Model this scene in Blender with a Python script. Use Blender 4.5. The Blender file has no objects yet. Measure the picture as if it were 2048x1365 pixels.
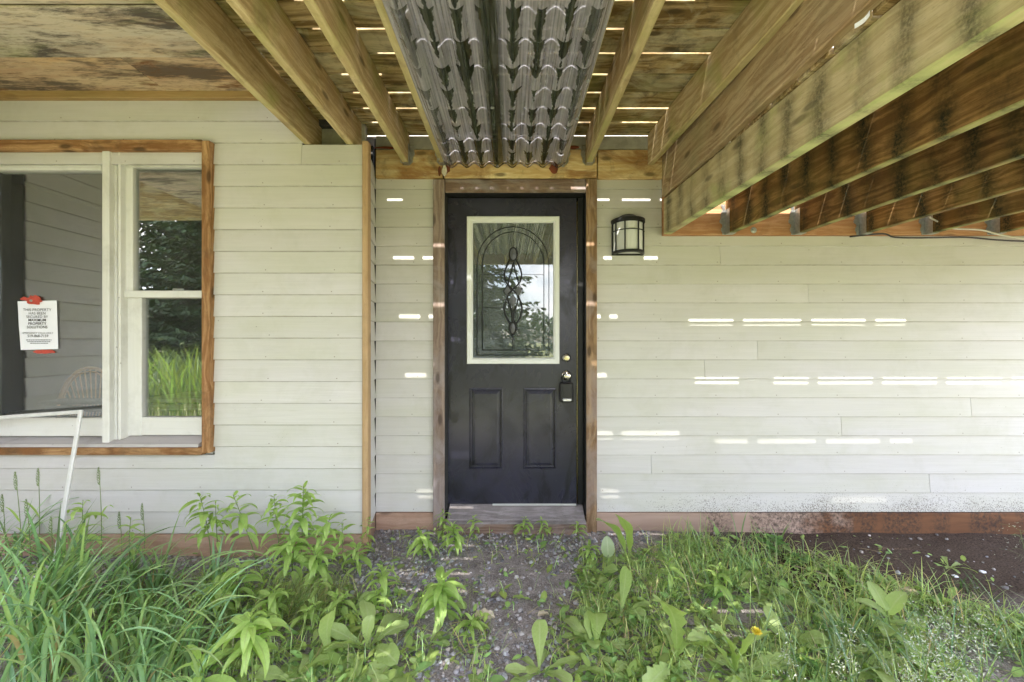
import bpy, math, random
from math import sin, cos, pi, radians, tan, sqrt, atan2, exp
from mathutils import Vector, Matrix, Euler, noise as mnoise

random.seed(7)
R = random.Random(11)
scene = bpy.context.scene
col = scene.collection

# ------------------------------------------------------------------ camera, sky, sun, exposure
F = 800.0                      # focal length in pixels of the 2048 wide photograph
CX, CY = 1024.0, 682.5
ZE = 1.264                     # eye height
YD = 2.676                     # wall with the door
YL = 2.36                      # projecting wall with the window
cam_d = bpy.data.cameras.new("camera")
cam = bpy.data.objects.new("camera", cam_d)
col.objects.link(cam)
cam_d.sensor_width = 36.0
cam_d.lens = F / 2048.0 * 36.0
cam_d.clip_start = 0.02
cam_d.clip_end = 500
cam.location = (0, 0, ZE)
cam.rotation_euler = (radians(90), 0, 0)
scene.camera = cam

SUN_TAN = 2.62                 # fall per metre travelled towards the wall
SUN_SIDE = 0.27                # drift to the right per metre
sun_vec = Vector((-SUN_SIDE, -1.0, SUN_TAN)).normalized()      # towards the sun
elev = math.asin(sun_vec.z)
world = bpy.data.worlds.new("World")
scene.world = world
world.use_nodes = True
wt = world.node_tree
wt.nodes.clear()
sky = wt.nodes.new("ShaderNodeTexSky")
sky.sky_type = 'NISHITA'
sky.sun_disc = False
sky.sun_elevation = elev
sky.sun_rotation = atan2(sun_vec.x, sun_vec.y)
sky.dust_density = 2.0
bg = wt.nodes.new("ShaderNodeBackground")
bg.inputs[1].default_value = 0.15
wo = wt.nodes.new("ShaderNodeOutputWorld")
def wnode(typ, **kw):
    nd = wt.nodes.new("ShaderNode" + typ)
    for k_, v_ in kw.items(): setattr(nd, k_, v_)
    return nd
tcw = wnode("TexCoord")
cn = wnode("TexNoise"); cn.inputs["Scale"].default_value = 2.6; cn.inputs["Detail"].default_value = 8; cn.inputs["Roughness"].default_value = 0.58
mp = wnode("Mapping"); mp.inputs["Scale"].default_value = (1, 1, 2.4)
wt.links.new(tcw.outputs["Generated"], mp.inputs[0]); wt.links.new(mp.outputs[0], cn.inputs["Vector"])
cr_ = wnode("MapRange"); cr_.inputs[1].default_value = 0.44; cr_.inputs[2].default_value = 0.62
wt.links.new(cn.outputs[0], cr_.inputs[0])
cmx = wnode("Mix", data_type='RGBA'); cmx.inputs[7].default_value = (8.6, 8.4, 8.5, 1)
wt.links.new(cr_.outputs[0], cmx.inputs[0]); wt.links.new(sky.outputs[0], cmx.inputs[6])
wt.links.new(cmx.outputs[2], bg.inputs[0])
wt.links.new(bg.outputs[0], wo.inputs[0])
sd = bpy.data.lights.new("sun", 'SUN')
sd.energy = 4.2
sd.angle = radians(0.5)
sd.color = (1.0, 0.95, 0.87)
so = bpy.data.objects.new("sun", sd)
col.objects.link(so)
so.location = (0, -10, 20)
so.rotation_euler = sun_vec.to_track_quat('Z', 'Y').to_euler()

vs = scene.view_settings
vs.view_transform = 'Standard'
vs.look = 'None'
vs.gamma = 1.0
vs.use_curve_mapping = False
vs.exposure = 2.84
scene.render.engine = 'CYCLES'
scene.cycles.use_denoising = True
scene.cycles.max_bounces = 10
scene.cycles.diffuse_bounces = 6
scene.cycles.transparent_max_bounces = 24
scene.cycles.caustics_reflective = False
scene.cycles.caustics_refractive = False
scene.cycles.sample_clamp_indirect = 6.0

# ------------------------------------------------------------------ unprojection of measured points
def X(px, Y): return (px - CX) * Y / F
def Z(py, Y): return ZE + (CY - py) * Y / F
def G(px, py):
    Y = F * ZE / (py - CY)
    return Vector((X(px, Y), Y, 0.0))

# ------------------------------------------------------------------ node helper
class NT:
    def __init__(self, name):
        self.m = bpy.data.materials.new(name)
        self.m.use_nodes = True
        self.t = self.m.node_tree
        self.t.nodes.clear()
        self.out = self.t.nodes.new("ShaderNodeOutputMaterial")
    def n(self, typ, ins=None, **props):
        nd = self.t.nodes.new("ShaderNode" + typ)
        for k, v in props.items(): setattr(nd, k, v)
        for k, v in (ins or {}).items(): self.put(nd.inputs[k], v)
        return nd
    def put(self, sock, v):
        if isinstance(v, bpy.types.NodeSocket): self.t.links.new(v, sock)
        elif isinstance(v, bpy.types.Node): self.t.links.new(v.outputs[0], sock)
        else:
            if sock.type == 'RGBA' and len(v) == 3: v = (*v, 1)
            sock.default_value = v
    def math(self, op, a, b=0.0, c=0.0, clamp=False):
        nd = self.n("Math", {0: a, 1: b, 2: c}, operation=op, use_clamp=clamp)
        return nd.outputs[0]
    def vmath(self, op, a, b=(0, 0, 0)):
        nd = self.n("VectorMath", {0: a, 1: b}, operation=op)
        return nd.outputs[0]
    def mix(self, fac, a, b, blend='MIX'):
        nd = self.t.nodes.new("ShaderNodeMix")
        nd.data_type = 'RGBA'; nd.blend_type = blend; nd.clamp_factor = True
        self.put(nd.inputs[0], fac); self.put(nd.inputs[6], a); self.put(nd.inputs[7], b)
        return nd.outputs[2]
    def ramp(self, fac, stops, interp='LINEAR'):
        nd = self.n("ValToRGB", {0: fac})
        cr = nd.color_ramp; cr.interpolation = interp
        while len(cr.elements) < len(stops): cr.elements.new(0.5)
        for e, (p, c) in zip(cr.elements, stops):
            e.position = p
            e.color = (c, c, c, 1) if isinstance(c, (int, float)) else (*c, 1)
        return nd.outputs[0]
    def noise(self, vec, scale, detail=4, rough=0.55, dist=0.0):
        return self.n("TexNoise", {"Vector": vec, "Scale": scale, "Detail": detail, "Roughness": rough, "Distortion": dist}).outputs[0]
    def maprange(self, v, a, b, c=0.0, d=1.0):
        return self.n("MapRange", {0: v, 1: a, 2: b, 3: c, 4: d}).outputs[0]
    def rnd(self): return self.n("ObjectInfo").outputs["Random"]
    def objvec(self, k=13.0):
        tc = self.n("TexCoord").outputs["Object"]
        r = self.rnd()
        off = self.n("CombineXYZ", {0: self.math('MULTIPLY', r, k), 1: self.math('MULTIPLY', r, k * 1.7), 2: self.math('MULTIPLY', r, k * 2.3)})
        return self.vmath('ADD', tc, off.outputs[0])
    def pos(self): return self.n("NewGeometry").outputs["Position"]
    def sep(self, v):
        s = self.n("SeparateXYZ", {0: v}); return s.outputs[0], s.outputs[1], s.outputs[2]
    def bump(self, h, strength=0.3, dist=0.01):
        return self.n("Bump", {"Strength": strength, "Distance": dist, "Height": h}).outputs[0]
    def bsdf(self, color, rough=0.6, normal=None, metallic=0.0, spec=0.5, **kw):
        ins = {"Base Color": color, "Roughness": rough, "Metallic": metallic, "Specular IOR Level": spec}
        if normal is not None: ins["Normal"] = normal
        ins.update(kw)
        return self.n("BsdfPrincipled", ins).outputs[0]
    def done(self, shader):
        self.put(self.out.inputs[0], shader)
        return self.m

def wood(name, light, dark, axis='X', green=0.25, grime=0.2, knots=1.0, rough=0.75, drips=0.0, blot=None, blot_amt=0.0, greencol=(0.13, 0.17, 0.05), grain=1.0, grimecol=(0.05, 0.042, 0.028), under=0.0, undercol=(0.34, 0.40, 0.13), drip_pitch=0.148, drip_off=0.0):
    t = NT(name)
    v = t.objvec()
    al, ac = 1.6, 34.0
    sc = {'X': (al, ac, ac), 'Y': (ac, al, ac), 'Z': (ac, ac, al)}[axis]
    gv = t.vmath('MULTIPLY', v, sc)
    warp = t.n("TexNoise", {"Vector": v, "Scale": 3.0, "Detail": 2.0}).outputs[1]
    gv = t.vmath('ADD', gv, t.vmath('MULTIPLY', warp, (2.2, 2.2, 2.2)))
    g1 = t.noise(gv, 1.0, 5, 0.6, 0.6)
    # ring bands
    band = t.math('SINE', t.math('MULTIPLY', t.noise(t.vmath('MULTIPLY', gv, (0.35, 0.35, 0.35)), 1.0, 2, 0.5, 0.3), 42.0))
    fine = t.noise(t.vmath('MULTIPLY', gv, (3.5, 3.5, 3.5)), 2.0, 3, 0.6)
    gm = t.math('ADD', t.math('MULTIPLY', g1, 0.75), t.math('MULTIPLY', band, 0.13 * grain))
    gm = t.math('ADD', gm, t.math('MULTIPLY', t.math('SUBTRACT', fine, 0.5), 0.45 * grain))
    c = t.mix(t.maprange(gm, 0.26, 0.62), dark, light)
    # thin dark checks and late-wood lines
    ck = t.noise(t.vmath('MULTIPLY', gv, (1.6, 1.6, 1.6)), 2.2, 2, 0.5)
    c = t.mix(t.math('MULTIPLY', t.maprange(t.math('ABSOLUTE', t.math('SUBTRACT', ck, 0.5)), 0.0, 0.022, 1.0, 0.0), 0.45 * grain), c, tuple(x * 0.45 for x in dark))
    # piece to piece variation
    c = t.mix(1.0, c, t.ramp(t.rnd(), [(0, 0.72), (0.5, 1.0), (1, 0.86)]), 'MULTIPLY')
    if blot is not None:
        bm = t.maprange(t.noise(t.vmath('MULTIPLY', v, tuple(0.5 + 0.5 * (1 if s == ac else 0.25) for s in sc)), 4.5, 5, 0.65, 1.2), 0.47, 0.62)
        c = t.mix(t.math('MULTIPLY', bm, blot_amt), c, blot)
    # knots
    if knots > 0:
        vx_, vy_, vz_ = t.sep(v)
        al_, c1_, c2_ = {'X': (vx_, vy_, vz_), 'Y': (vy_, vx_, vz_), 'Z': (vz_, vx_, vy_)}[axis]
        kv = t.n("CombineXYZ", {0: t.math('MULTIPLY', al_, 3.0), 1: t.math('MULTIPLY', t.math('ADD', c1_, c2_), 8.0), 2: 0.0}).outputs[0]
        vo = t.n("TexVoronoi", {"Vector": kv, "Scale": 1.0, "Randomness": 1.0}, voronoi_dimensions='2D')
        kd = vo.outputs["Distance"]
        km = t.maprange(kd, 0.07, 0.15, 1.0, 0.0)
        pick = t.math('GREATER_THAN', t.sep(vo.outputs["Color"])[0], 0.55)
        c = t.mix(t.math('MULTIPLY', t.math('MULTIPLY', km, pick), 0.85 * knots), c, tuple(x * 0.28 for x in dark))
    if under > 0:
        nz = t.sep(t.n("NewGeometry").outputs["Normal"])[2]
        um = t.math('MULTIPLY', t.math('LESS_THAN', nz, -0.6), t.maprange(t.noise(t.vmath('MULTIPLY', v, (3, 1.2, 3)), 2.0, 5, 0.65), 0.33, 0.55))
        c = t.mix(t.math('MULTIPLY', um, under), c, undercol)
    # algae
    gmk = t.maprange(t.noise(v, 3.2, 5, 0.6, 0.4), 0.5, 0.68)
    c = t.mix(t.math('MULTIPLY', gmk, green), c, greencol)
    gr = t.maprange(t.noise(t.vmath('ADD', v, (5, 3, 1)), 7.0, 6, 0.7, 0.5), 0.52, 0.7)
    c = t.mix(t.math('MULTIPLY', gr, grime), c, grimecol)
    if drips > 0:
        px, py, pz = t.sep(t.pos())
        wob = t.math('MULTIPLY', t.math('SUBTRACT', t.noise(t.n("CombineXYZ", {0: px, 1: t.math('MULTIPLY', py, 3.0), 2: t.math('MULTIPLY', pz, 2.0)}).outputs[0], 2.2, 3), 0.5), 0.5)
        ph = t.math('FRACT', t.math('ADD', t.math('DIVIDE', t.math('ADD', py, drip_off), drip_pitch), wob))
        d = t.math('ABSOLUTE', t.math('SUBTRACT', ph, 0.5))
        dm = t.maprange(d, 0.05, 0.40, 1.0, 0.0)
        amt = t.maprange(t.noise(t.n("CombineXYZ", {0: t.math('MULTIPLY', px, 2.0), 1: t.math('MULTIPLY', py, 6.0), 2: t.math('MULTIPLY', pz, 3.5)}).outputs[0], 1.0, 5, 0.65), 0.34, 0.56)
        sp = t.maprange(t.noise(t.pos(), 90.0, 3, 0.7), 0.3, 0.6)
        m = t.math('MULTIPLY', t.math('MULTIPLY', dm, amt), t.math('ADD', 0.45, t.math('MULTIPLY', sp, 0.55)))
        c = t.mix(t.math('MULTIPLY', m, drips), c, (0.018, 0.022, 0.010))
    nb = t.bump(gm, 0.35, 0.004)
    return t.done(t.bsdf(c, rough, nb, spec=0.3))

def paint(name, base, rough=0.55, dirt=0.15, grain_axis='X', dirtcol=(0.25, 0.24, 0.19), specks=0.5, bump=0.25, algae=0.0):
    t = NT(name)
    v = t.objvec()
    gs = (2.2, 60, 60) if grain_axis == 'X' else (60, 60, 2.2)
    g = t.noise(t.vmath('MULTIPLY', v, gs), 1.0, 4, 0.6, 0.8)
    c = t.mix(t.maprange(g, 0.3, 0.75), tuple(x * 0.93 for x in base), base)
    c = t.mix(1.0, c, t.ramp(t.rnd(), [(0, 0.94), (1, 1.0)]), 'MULTIPLY')
    dm = t.maprange(t.noise(v, 4.0, 6, 0.7, 0.3), 0.5, 0.75)
    c = t.mix(t.math('MULTIPLY', dm, dirt), c, dirtcol)
    if algae > 0:
        am = t.maprange(t.noise(t.vmath('MULTIPLY', v, (0.6, 1, 1.6)), 1.3, 4, 0.6), 0.42, 0.62)
        c = t.mix(t.math('MULTIPLY', am, algae), c, (0.50, 0.55, 0.30))
    if specks > 0:
        vo = t.n("TexVoronoi", {"Vector": v, "Scale": 22.0})
        pk = t.math('GREATER_THAN', t.sep(vo.outputs["Color"])[0], 0.8)
        sm = t.math('MULTIPLY', t.maprange(vo.outputs["Distance"], 0.05, 0.085, 1.0, 0.0), pk)
        c = t.mix(t.math('MULTIPLY', sm, specks), c, (0.10, 0.09, 0.06))
    return t.done(t.bsdf(c, rough, t.bump(g, bump, 0.002), spec=0.4))

def plain(name, c, rough=0.5, metallic=0.0, var=0.15, scale=30, spec=0.5, bump=0.1):
    t = NT(name)
    v = t.objvec()
    n = t.noise(v, scale, 4, 0.6)
    cc = t.mix(t.maprange(n, 0.35, 0.7), tuple(x * (1 - var) for x in c), c)
    return t.done(t.bsdf(cc, t.maprange(n, 0.3, 0.7, rough * 0.85, min(1, rough * 1.15)), t.bump(n, bump, 0.002), metallic, spec))

M = {}
# siding: cream paint with horizontal grain, grows mildew specks towards the damp foot of the wall (splash-back)
def siding_mat():
    t = NT("cream_siding_paint")
    v = t.objvec()
    g = t.noise(t.vmath('MULTIPLY', v, (2.0, 55, 55)), 1.0, 4, 0.6, 0.9)
    base = (0.635, 0.615, 0.612)
    c = t.mix(t.maprange(g, 0.3, 0.7), tuple(x * 0.925 for x in base), base)
    c = t.mix(1.0, c, t.ramp(t.rnd(), [(0, 0.93), (1, 1.0)]), 'MULTIPLY')
    dm = t.maprange(t.noise(v, 3.0, 6, 0.7, 0.4), 0.5, 0.78)
    c = t.mix(t.math('MULTIPLY', dm, 0.28), c, (0.32, 0.32, 0.22))
    am = t.maprange(t.noise(t.vmath('MULTIPLY', v, (0.5, 1, 1.8)), 1.5, 4, 0.6), 0.40, 0.66)
    c = t.mix(t.math('MULTIPLY', am, 0.30), c, (0.46, 0.48, 0.31))
    px, py, pz = t.sep(t.pos())
    # mould speckle in the splash zone on the right
    low = t.math('MULTIPLY', t.maprange(pz, 0.13, 0.34, 1.0, 0.0), t.maprange(px, 0.6, 1.5, 0.25, 1.0))
    sp = t.noise(t.vmath('MULTIPLY', t.pos(), (1, 1, 1)), 130.0, 3, 0.75)
    big = t.noise(t.pos(), 5.0, 3, 0.6)
    sm = t.math('GREATER_THAN', t.math('ADD', t.math('ADD', sp, t.math('MULTIPLY', low, 0.20)), t.math('MULTIPLY', big, 0.26)), 0.87)
    c = t.mix(t.math('MULTIPLY', sm, 0.75), c, (0.10, 0.075, 0.055))
    # shadow line and grime painted under each lap, broken along the board, and rows of nail heads
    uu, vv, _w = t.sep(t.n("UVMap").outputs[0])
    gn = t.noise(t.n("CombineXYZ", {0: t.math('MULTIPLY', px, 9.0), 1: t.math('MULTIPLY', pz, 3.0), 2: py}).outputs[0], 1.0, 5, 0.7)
    lap_shade = t.math('MULTIPLY', t.maprange(t.math('ADD', vv, t.math('MULTIPLY', t.math('SUBTRACT', gn, 0.5), 0.022)), 0.965, 0.995), t.maprange(gn, 0.3, 0.6, 0.45, 1.0))
    c = t.mix(t.math('MULTIPLY', lap_shade, 0.55), c, (0.15, 0.125, 0.08))
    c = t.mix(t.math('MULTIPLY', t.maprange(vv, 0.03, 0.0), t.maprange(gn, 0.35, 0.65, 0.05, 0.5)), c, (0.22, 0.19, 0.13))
    nx_ = t.math('MULTIPLY', t.math('ABSOLUTE', t.math('SUBTRACT', t.math('FRACT', t.math('ADD', t.math('DIVIDE', uu, 0.406), t.math('MULTIPLY', t.rnd(), 0.15))), 0.5)), 0.406)
    nz_ = t.math('MULTIPLY', t.math('ABSOLUTE', t.math('SUBTRACT', vv, 0.14)), 0.127)
    nr = t.math('SQRT', t.math('ADD', t.math('MULTIPLY', nx_, nx_), t.math('MULTIPLY', nz_, nz_)))
    c = t.mix(t.math('MULTIPLY', t.maprange(nr, 0.0025, 0.0042, 1.0, 0.0), 0.7), c, (0.16, 0.12, 0.08))
    # bug specks
    vo = t.n("TexVoronoi", {"Vector": v, "Scale": 13.0})
    pk = t.math('GREATER_THAN', t.sep(vo.outputs["Color"])[0], 0.8)
    nm = t.math('MULTIPLY', t.maprange(vo.outputs["Distance"], 0.03, 0.055, 1.0, 0.0), pk)
    c = t.mix(t.math('MULTIPLY', nm, 0.6), c, (0.16, 0.14, 0.10))
    kn = t.n("TexVoronoi", {"Vector": t.vmath('MULTIPLY', v, (2.2, 9, 9)), "Scale": 1.0})
    km = t.math('MULTIPLY', t.maprange(kn.outputs["Distance"], 0.05, 0.12, 1.0, 0.0), t.math('GREATER_THAN', t.sep(kn.outputs["Color"])[1], 0.7))
    c = t.mix(t.math('MULTIPLY', km, 0.22), c, (0.45, 0.40, 0.28))
    return t.done(t.bsdf(c, 0.5, t.bump(g, 0.35, 0.002), spec=0.35))
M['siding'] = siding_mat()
M['white'] = paint("white_window_paint", (0.74, 0.735, 0.705), 0.45, 0.35, 'Z', specks=0.8)
M['white_h'] = paint("white_rail_paint", (0.74, 0.735, 0.705), 0.45, 0.35, 'X', specks=0.8)
M['sill'] = paint("grey_sill_paint", (0.50, 0.47, 0.46), 0.7, 0.6, 'X', specks=0.6, dirtcol=(0.2, 0.17, 0.15))
M['trim_x'] = wood("orange_trim_wood_across", (0.52, 0.31, 0.15), (0.25, 0.12, 0.045), 'X', 0.05, 0.5, 1.0, blot=(0.20, 0.085, 0.03), blot_amt=0.6)
M['trim_z'] = wood("orange_trim_wood_upright", (0.52, 0.31, 0.15), (0.25, 0.12, 0.045), 'Z', 0.05, 0.5, 1.0, blot=(0.20, 0.085, 0.03), blot_amt=0.6)
M['corner'] = wood("tan_corner_wood", (0.56, 0.39, 0.23), (0.42, 0.27, 0.14), 'Z', 0.12, 0.15, 0.8, grain=0.6)
M['grey_x'] = wood("weathered_grey_wood_across", (0.34, 0.24, 0.185), (0.19, 0.12, 0.09), 'X', 0.08, 0.3, 0.9, grain=0.8, blot=(0.30, 0.27, 0.27), blot_amt=0.6)
M['grey_z'] = wood("weathered_grey_wood_upright", (0.40, 0.31, 0.27), (0.24, 0.17, 0.14), 'Z', 0.05, 0.25, 0.9, grain=0.8, blot=(0.32, 0.28, 0.29), blot_amt=0.7)
M['brown_z'] = wood("brown_weathered_wood_upright", (0.42, 0.28, 0.16), (0.20, 0.115, 0.06), 'Z', 0.05, 0.3, 1.0, grain=0.9, blot=(0.30, 0.24, 0.22), blot_amt=0.6)
M['skirt'] = wood("reddish_skirting_wood", (0.54, 0.375, 0.285), (0.41, 0.26, 0.185), 'X', 0.05, 0.2, 0.7, grain=0.6)
def skirt_dark():
    t = NT("damp_brown_skirting_wood")
    v = t.objvec()
    gv = t.vmath('MULTIPLY', v, (1.1, 16, 16))
    g = t.noise(gv, 1.0, 5, 0.6, 0.8)
    wet = t.mix(t.maprange(g, 0.3, 0.7), (0.10, 0.040, 0.018), (0.20, 0.090, 0.040))
    dry = t.mix(t.maprange(g, 0.3, 0.7), (0.35, 0.24, 0.185), (0.45, 0.325, 0.265))
    px, py, pz = t.sep(t.pos())
    edge = t.math('ADD', px, t.math('MULTIPLY', t.math('SUBTRACT', t.noise(t.pos(), 4.0, 4, 0.6), 0.5), 1.6))
    c = t.mix(t.maprange(edge, 1.9, 2.15), dry, wet)
    mold = t.math('MULTIPLY', t.maprange(t.noise(t.pos(), 42.0, 6, 0.8), 0.42, 0.60), t.maprange(t.noise(t.vmath('MULTIPLY', t.pos(), (1, 1, 0.3)), 4.2, 3, 0.5), 0.40, 0.50))
    mold = t.math('MULTIPLY', mold, t.maprange(px, 1.05, 1.35))
    c = t.mix(t.math('MULTIPLY', mold, 0.85), c, (0.03, 0.022, 0.018))
    return t.done(t.bsdf(c, 0.65, t.bump(g, 0.3, 0.003), spec=0.3))
M['skirt_dark'] = skirt_dark()
M['joist'] = wood("tan_joist_wood", (0.66, 0.53, 0.32), (0.43, 0.31, 0.155), 'Y', 0.6, 0.3, 0.9, grain=0.9, greencol=(0.30, 0.32, 0.09), under=0.45, undercol=(0.50, 0.46, 0.20))
M['joist_green'] = wood("mossy_joist_wood", (0.64, 0.55, 0.33), (0.48, 0.39, 0.21), 'Y', 0.6, 0.12, 0.8, grain=0.8, drips=0.75, greencol=(0.36, 0.42, 0.13), drip_off=0.03, under=0.75, undercol=(0.46, 0.54, 0.20))
M['joist_dark'] = wood("brown_joist_wood", (0.42, 0.25, 0.095), (0.185, 0.10, 0.032), 'Y', 0.25, 0.3, 0.8, grain=1.0, drips=1.0, greencol=(0.16, 0.19, 0.05), drip_off=0.03, under=0.8, undercol=(0.38, 0.40, 0.15))
M['board'] = wood("olive_deck_board_wood", (0.58, 0.44, 0.22), (0.21, 0.135, 0.048), 'X', 0.55, 0.75, 1.0, grain=1.1, greencol=(0.22, 0.23, 0.07), blot=(0.60, 0.56, 0.38), blot_amt=0.55)
M['beam'] = wood("rough_beam_wood", (0.62, 0.47, 0.28), (0.40, 0.27, 0.145), 'Y', 0.18, 0.2, 1.0, grain=1.2, blot=(0.36, 0.33, 0.20), blot_amt=0.35)
M['ledger'] = wood("orange_ledger_wood", (0.60, 0.35, 0.19), (0.42, 0.205, 0.09), 'X', 0.06, 0.2, 0.8, grain=0.7)
M['ply_yellow'] = wood("stained_yellow_plywood", (0.86, 0.72, 0.43), (0.60, 0.40, 0.17), 'X', 0.06, 0.55, 1.0, blot=(0.25, 0.105, 0.03), blot_amt=0.75, grain=0.5)
M['tan_x'] = wood("tan_soffit_trim_wood", (0.44, 0.30, 0.14), (0.33, 0.205, 0.085), 'X', 0.15, 0.1, 0.3, grain=0.4)
def ply_stain(name, a1, a2, orange, grey, black):
    t = NT(name)
    v = t.objvec()
    sv = t.vmath('MULTIPLY', v, (0.8, 3.6, 3.0))
    g = t.noise(t.vmath('MULTIPLY', v, (5, 90, 50)), 1.0, 5, 0.65, 0.3)
    rough = t.noise(t.vmath('MULTIPLY', v, (14, 60, 50)), 1.0, 4, 0.7, 0.0)
    c = t.mix(t.maprange(g, 0.3, 0.7), a1, a2)
    o = t.maprange(t.noise(sv, 1.6, 7, 0.66, 0.35), 0.45, 0.6)
    c = t.mix(t.math('MULTIPLY', o, orange), c, (0.42, 0.19, 0.055))
    gy = t.maprange(t.noise(t.vmath('ADD', sv, (7, 2, 9)), 1.2, 7, 0.68, 0.4), 0.36, 0.55)
    c = t.mix(t.math('MULTIPLY', gy, grey), c, (0.47, 0.425, 0.345))
    bb = t.math('ADD', t.noise(t.vmath('ADD', t.vmath('MULTIPLY', v, (1.1, 5.5, 5)), (3, 8, 1)), 1.4, 9, 0.7, 0.45), t.math('MULTIPLY', t.math('SUBTRACT', rough, 0.5), 0.22))
    bk = t.maprange(bb, 0.475, 0.60)
    c = t.mix(t.math('MULTIPLY', bk, black), c, (0.045, 0.04, 0.038))
    br = t.maprange(t.noise(t.vmath('ADD', t.vmath('MULTIPLY', v, (1.2, 6, 5)), (13, 1, 4)), 2.2, 8, 0.7, 0.4), 0.55, 0.66)
    c = t.mix(t.math('MULTIPLY', br, orange), c, (0.15, 0.06, 0.02))
    gn = t.maprange(t.noise(t.vmath('ADD', sv, (1, 12, 4)), 1.8, 5, 0.6), 0.55, 0.7)
    c = t.mix(t.math('MULTIPLY', gn, 0.5), c, (0.26, 0.28, 0.10))
    c = t.mix(t.math('MULTIPLY', t.maprange(rough, 0.52, 0.64), 0.35), c, (0.10, 0.075, 0.05))
    return t.done(t.bsdf(c, 0.8, t.bump(t.math('ADD', g, rough), 0.45, 0.003), spec=0.2))
M['plywood'] = ply_stain("weathered_grey_plywood", (0.50, 0.42, 0.30), (0.60, 0.53, 0.41), 0.35, 0.85, 0.9)
M['plywood_orange'] = ply_stain("orange_stained_plywood", (0.52, 0.33, 0.16), (0.60, 0.42, 0.23), 0.85, 0.45, 0.8)
M['flashing'] = plain("grey_membrane", (0.42, 0.41, 0.36), 0.7, 0, 0.35, 14)
M['rust'] = plain("rust_red_sealer", (0.22, 0.055, 0.022), 0.8, 0, 0.5, 25)
M['galv'] = plain("galvanised_steel", (0.55, 0.57, 0.56), 0.42, 0.85, 0.3, 60)
M['chrome'] = plain("brushed_nickel", (0.66, 0.62, 0.55), 0.25, 1.0, 0.1, 80)
M['brass'] = plain("brass_lock_face", (0.70, 0.62, 0.34), 0.3, 1.0, 0.1, 80)
M['black_metal'] = plain("black_lamp_metal", (0.018, 0.018, 0.019), 0.45, 0.2, 0.3, 60)
M['black_plastic'] = plain("black_plastic", (0.016, 0.016, 0.017), 0.42, 0, 0.2, 60)
M['silver'] = plain("silver_plastic", (0.62, 0.62, 0.65), 0.35, 0.6, 0.1, 60)
M['alu'] = plain("white_aluminium", (0.70, 0.70, 0.68), 0.4, 0.1, 0.1, 40)
M['lead'] = plain("dark_lead_came", (0.02, 0.021, 0.023), 0.5, 0.4, 0.2, 80)
M['bevel_glass'] = plain("clear_bevelled_glass", (0.10, 0.105, 0.12), 0.3, 0.0, 0.1, 12)
M['white_frame'] = plain("white_plastic_moulding", (0.76, 0.78, 0.77), 0.4, 0, 0.05, 20)
M['paper'] = plain("white_paper", (0.86, 0.87, 0.93), 0.8, 0, 0.03, 8)
M['ink'] = plain("grey_ink", (0.16, 0.16, 0.18), 0.9, 0, 0.1, 20)
M['ink_dark'] = plain("dark_ink", (0.07, 0.07, 0.08), 0.9, 0, 0.1, 20)
M['tape'] = plain("red_tape", (0.62, 0.09, 0.06), 0.5, 0, 0.35, 60)
M['cable_white'] = plain("white_cable_sheath", (0.62, 0.60, 0.52), 0.5)
M['cable_black'] = plain("black_cable_sheath", (0.012, 0.012, 0.012), 0.5)
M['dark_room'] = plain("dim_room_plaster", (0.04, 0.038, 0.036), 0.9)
M['wicker'] = plain("honey_wicker", (0.75, 0.36, 0.13), 0.5, 0, 0.3, 60)
M['old_table'] = wood("worn_table_wood", (0.50, 0.42, 0.33), (0.30, 0.22, 0.15), 'X', 0, 0.2, 0.2)
M['foam'] = plain("cream_foam", (0.72, 0.66, 0.52), 0.9, 0, 0.3, 50)
M['felt'] = plain("black_table_paint", (0.015, 0.014, 0.014), 0.6)

def door_paint():
    t = NT("black_door_paint")
    v = t.objvec(0.0)
    n = t.noise(v, 2.6, 6, 0.65, 0.8)
    sm = t.maprange(t.noise(t.vmath('MULTIPLY', v, (4, 4, 1.6)), 2.2, 6, 0.7, 1.0), 0.52, 0.62)
    c = t.mix(t.maprange(n, 0.4, 0.65), (0.024, 0.024, 0.038), (0.040, 0.039, 0.062))
    c = t.mix(t.math('MULTIPLY', sm, 0.8), c, (0.008, 0.008, 0.011))
    sc = t.noise(t.vmath('MULTIPLY', v, (90, 90, 90)), 1.0, 2, 0.5)
    c = t.mix(t.math('MULTIPLY', t.math('GREATER_THAN', sc, 0.76), 0.4), c, (0.22, 0.21, 0.22))
    rough = t.maprange(t.math('ADD', n, t.math('MULTIPLY', sm, -0.2)), 0.25, 0.65, 0.38, 0.20)
    return t.done(t.bsdf(c, rough, t.bump(t.noise(v, 60, 3, 0.5), 0.06, 0.002), spec=0.42))
M['door'] = door_paint()
M['jamb'] = plain("black_jamb_paint", (0.012, 0.012, 0.013), 0.5, 0, 0.3, 30)
M['threshold'] = wood("worn_threshold_wood", (0.40, 0.36, 0.37), (0.27, 0.24, 0.24), 'X', 0.05, 0.25, 0.0, grain=1.3)

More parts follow.
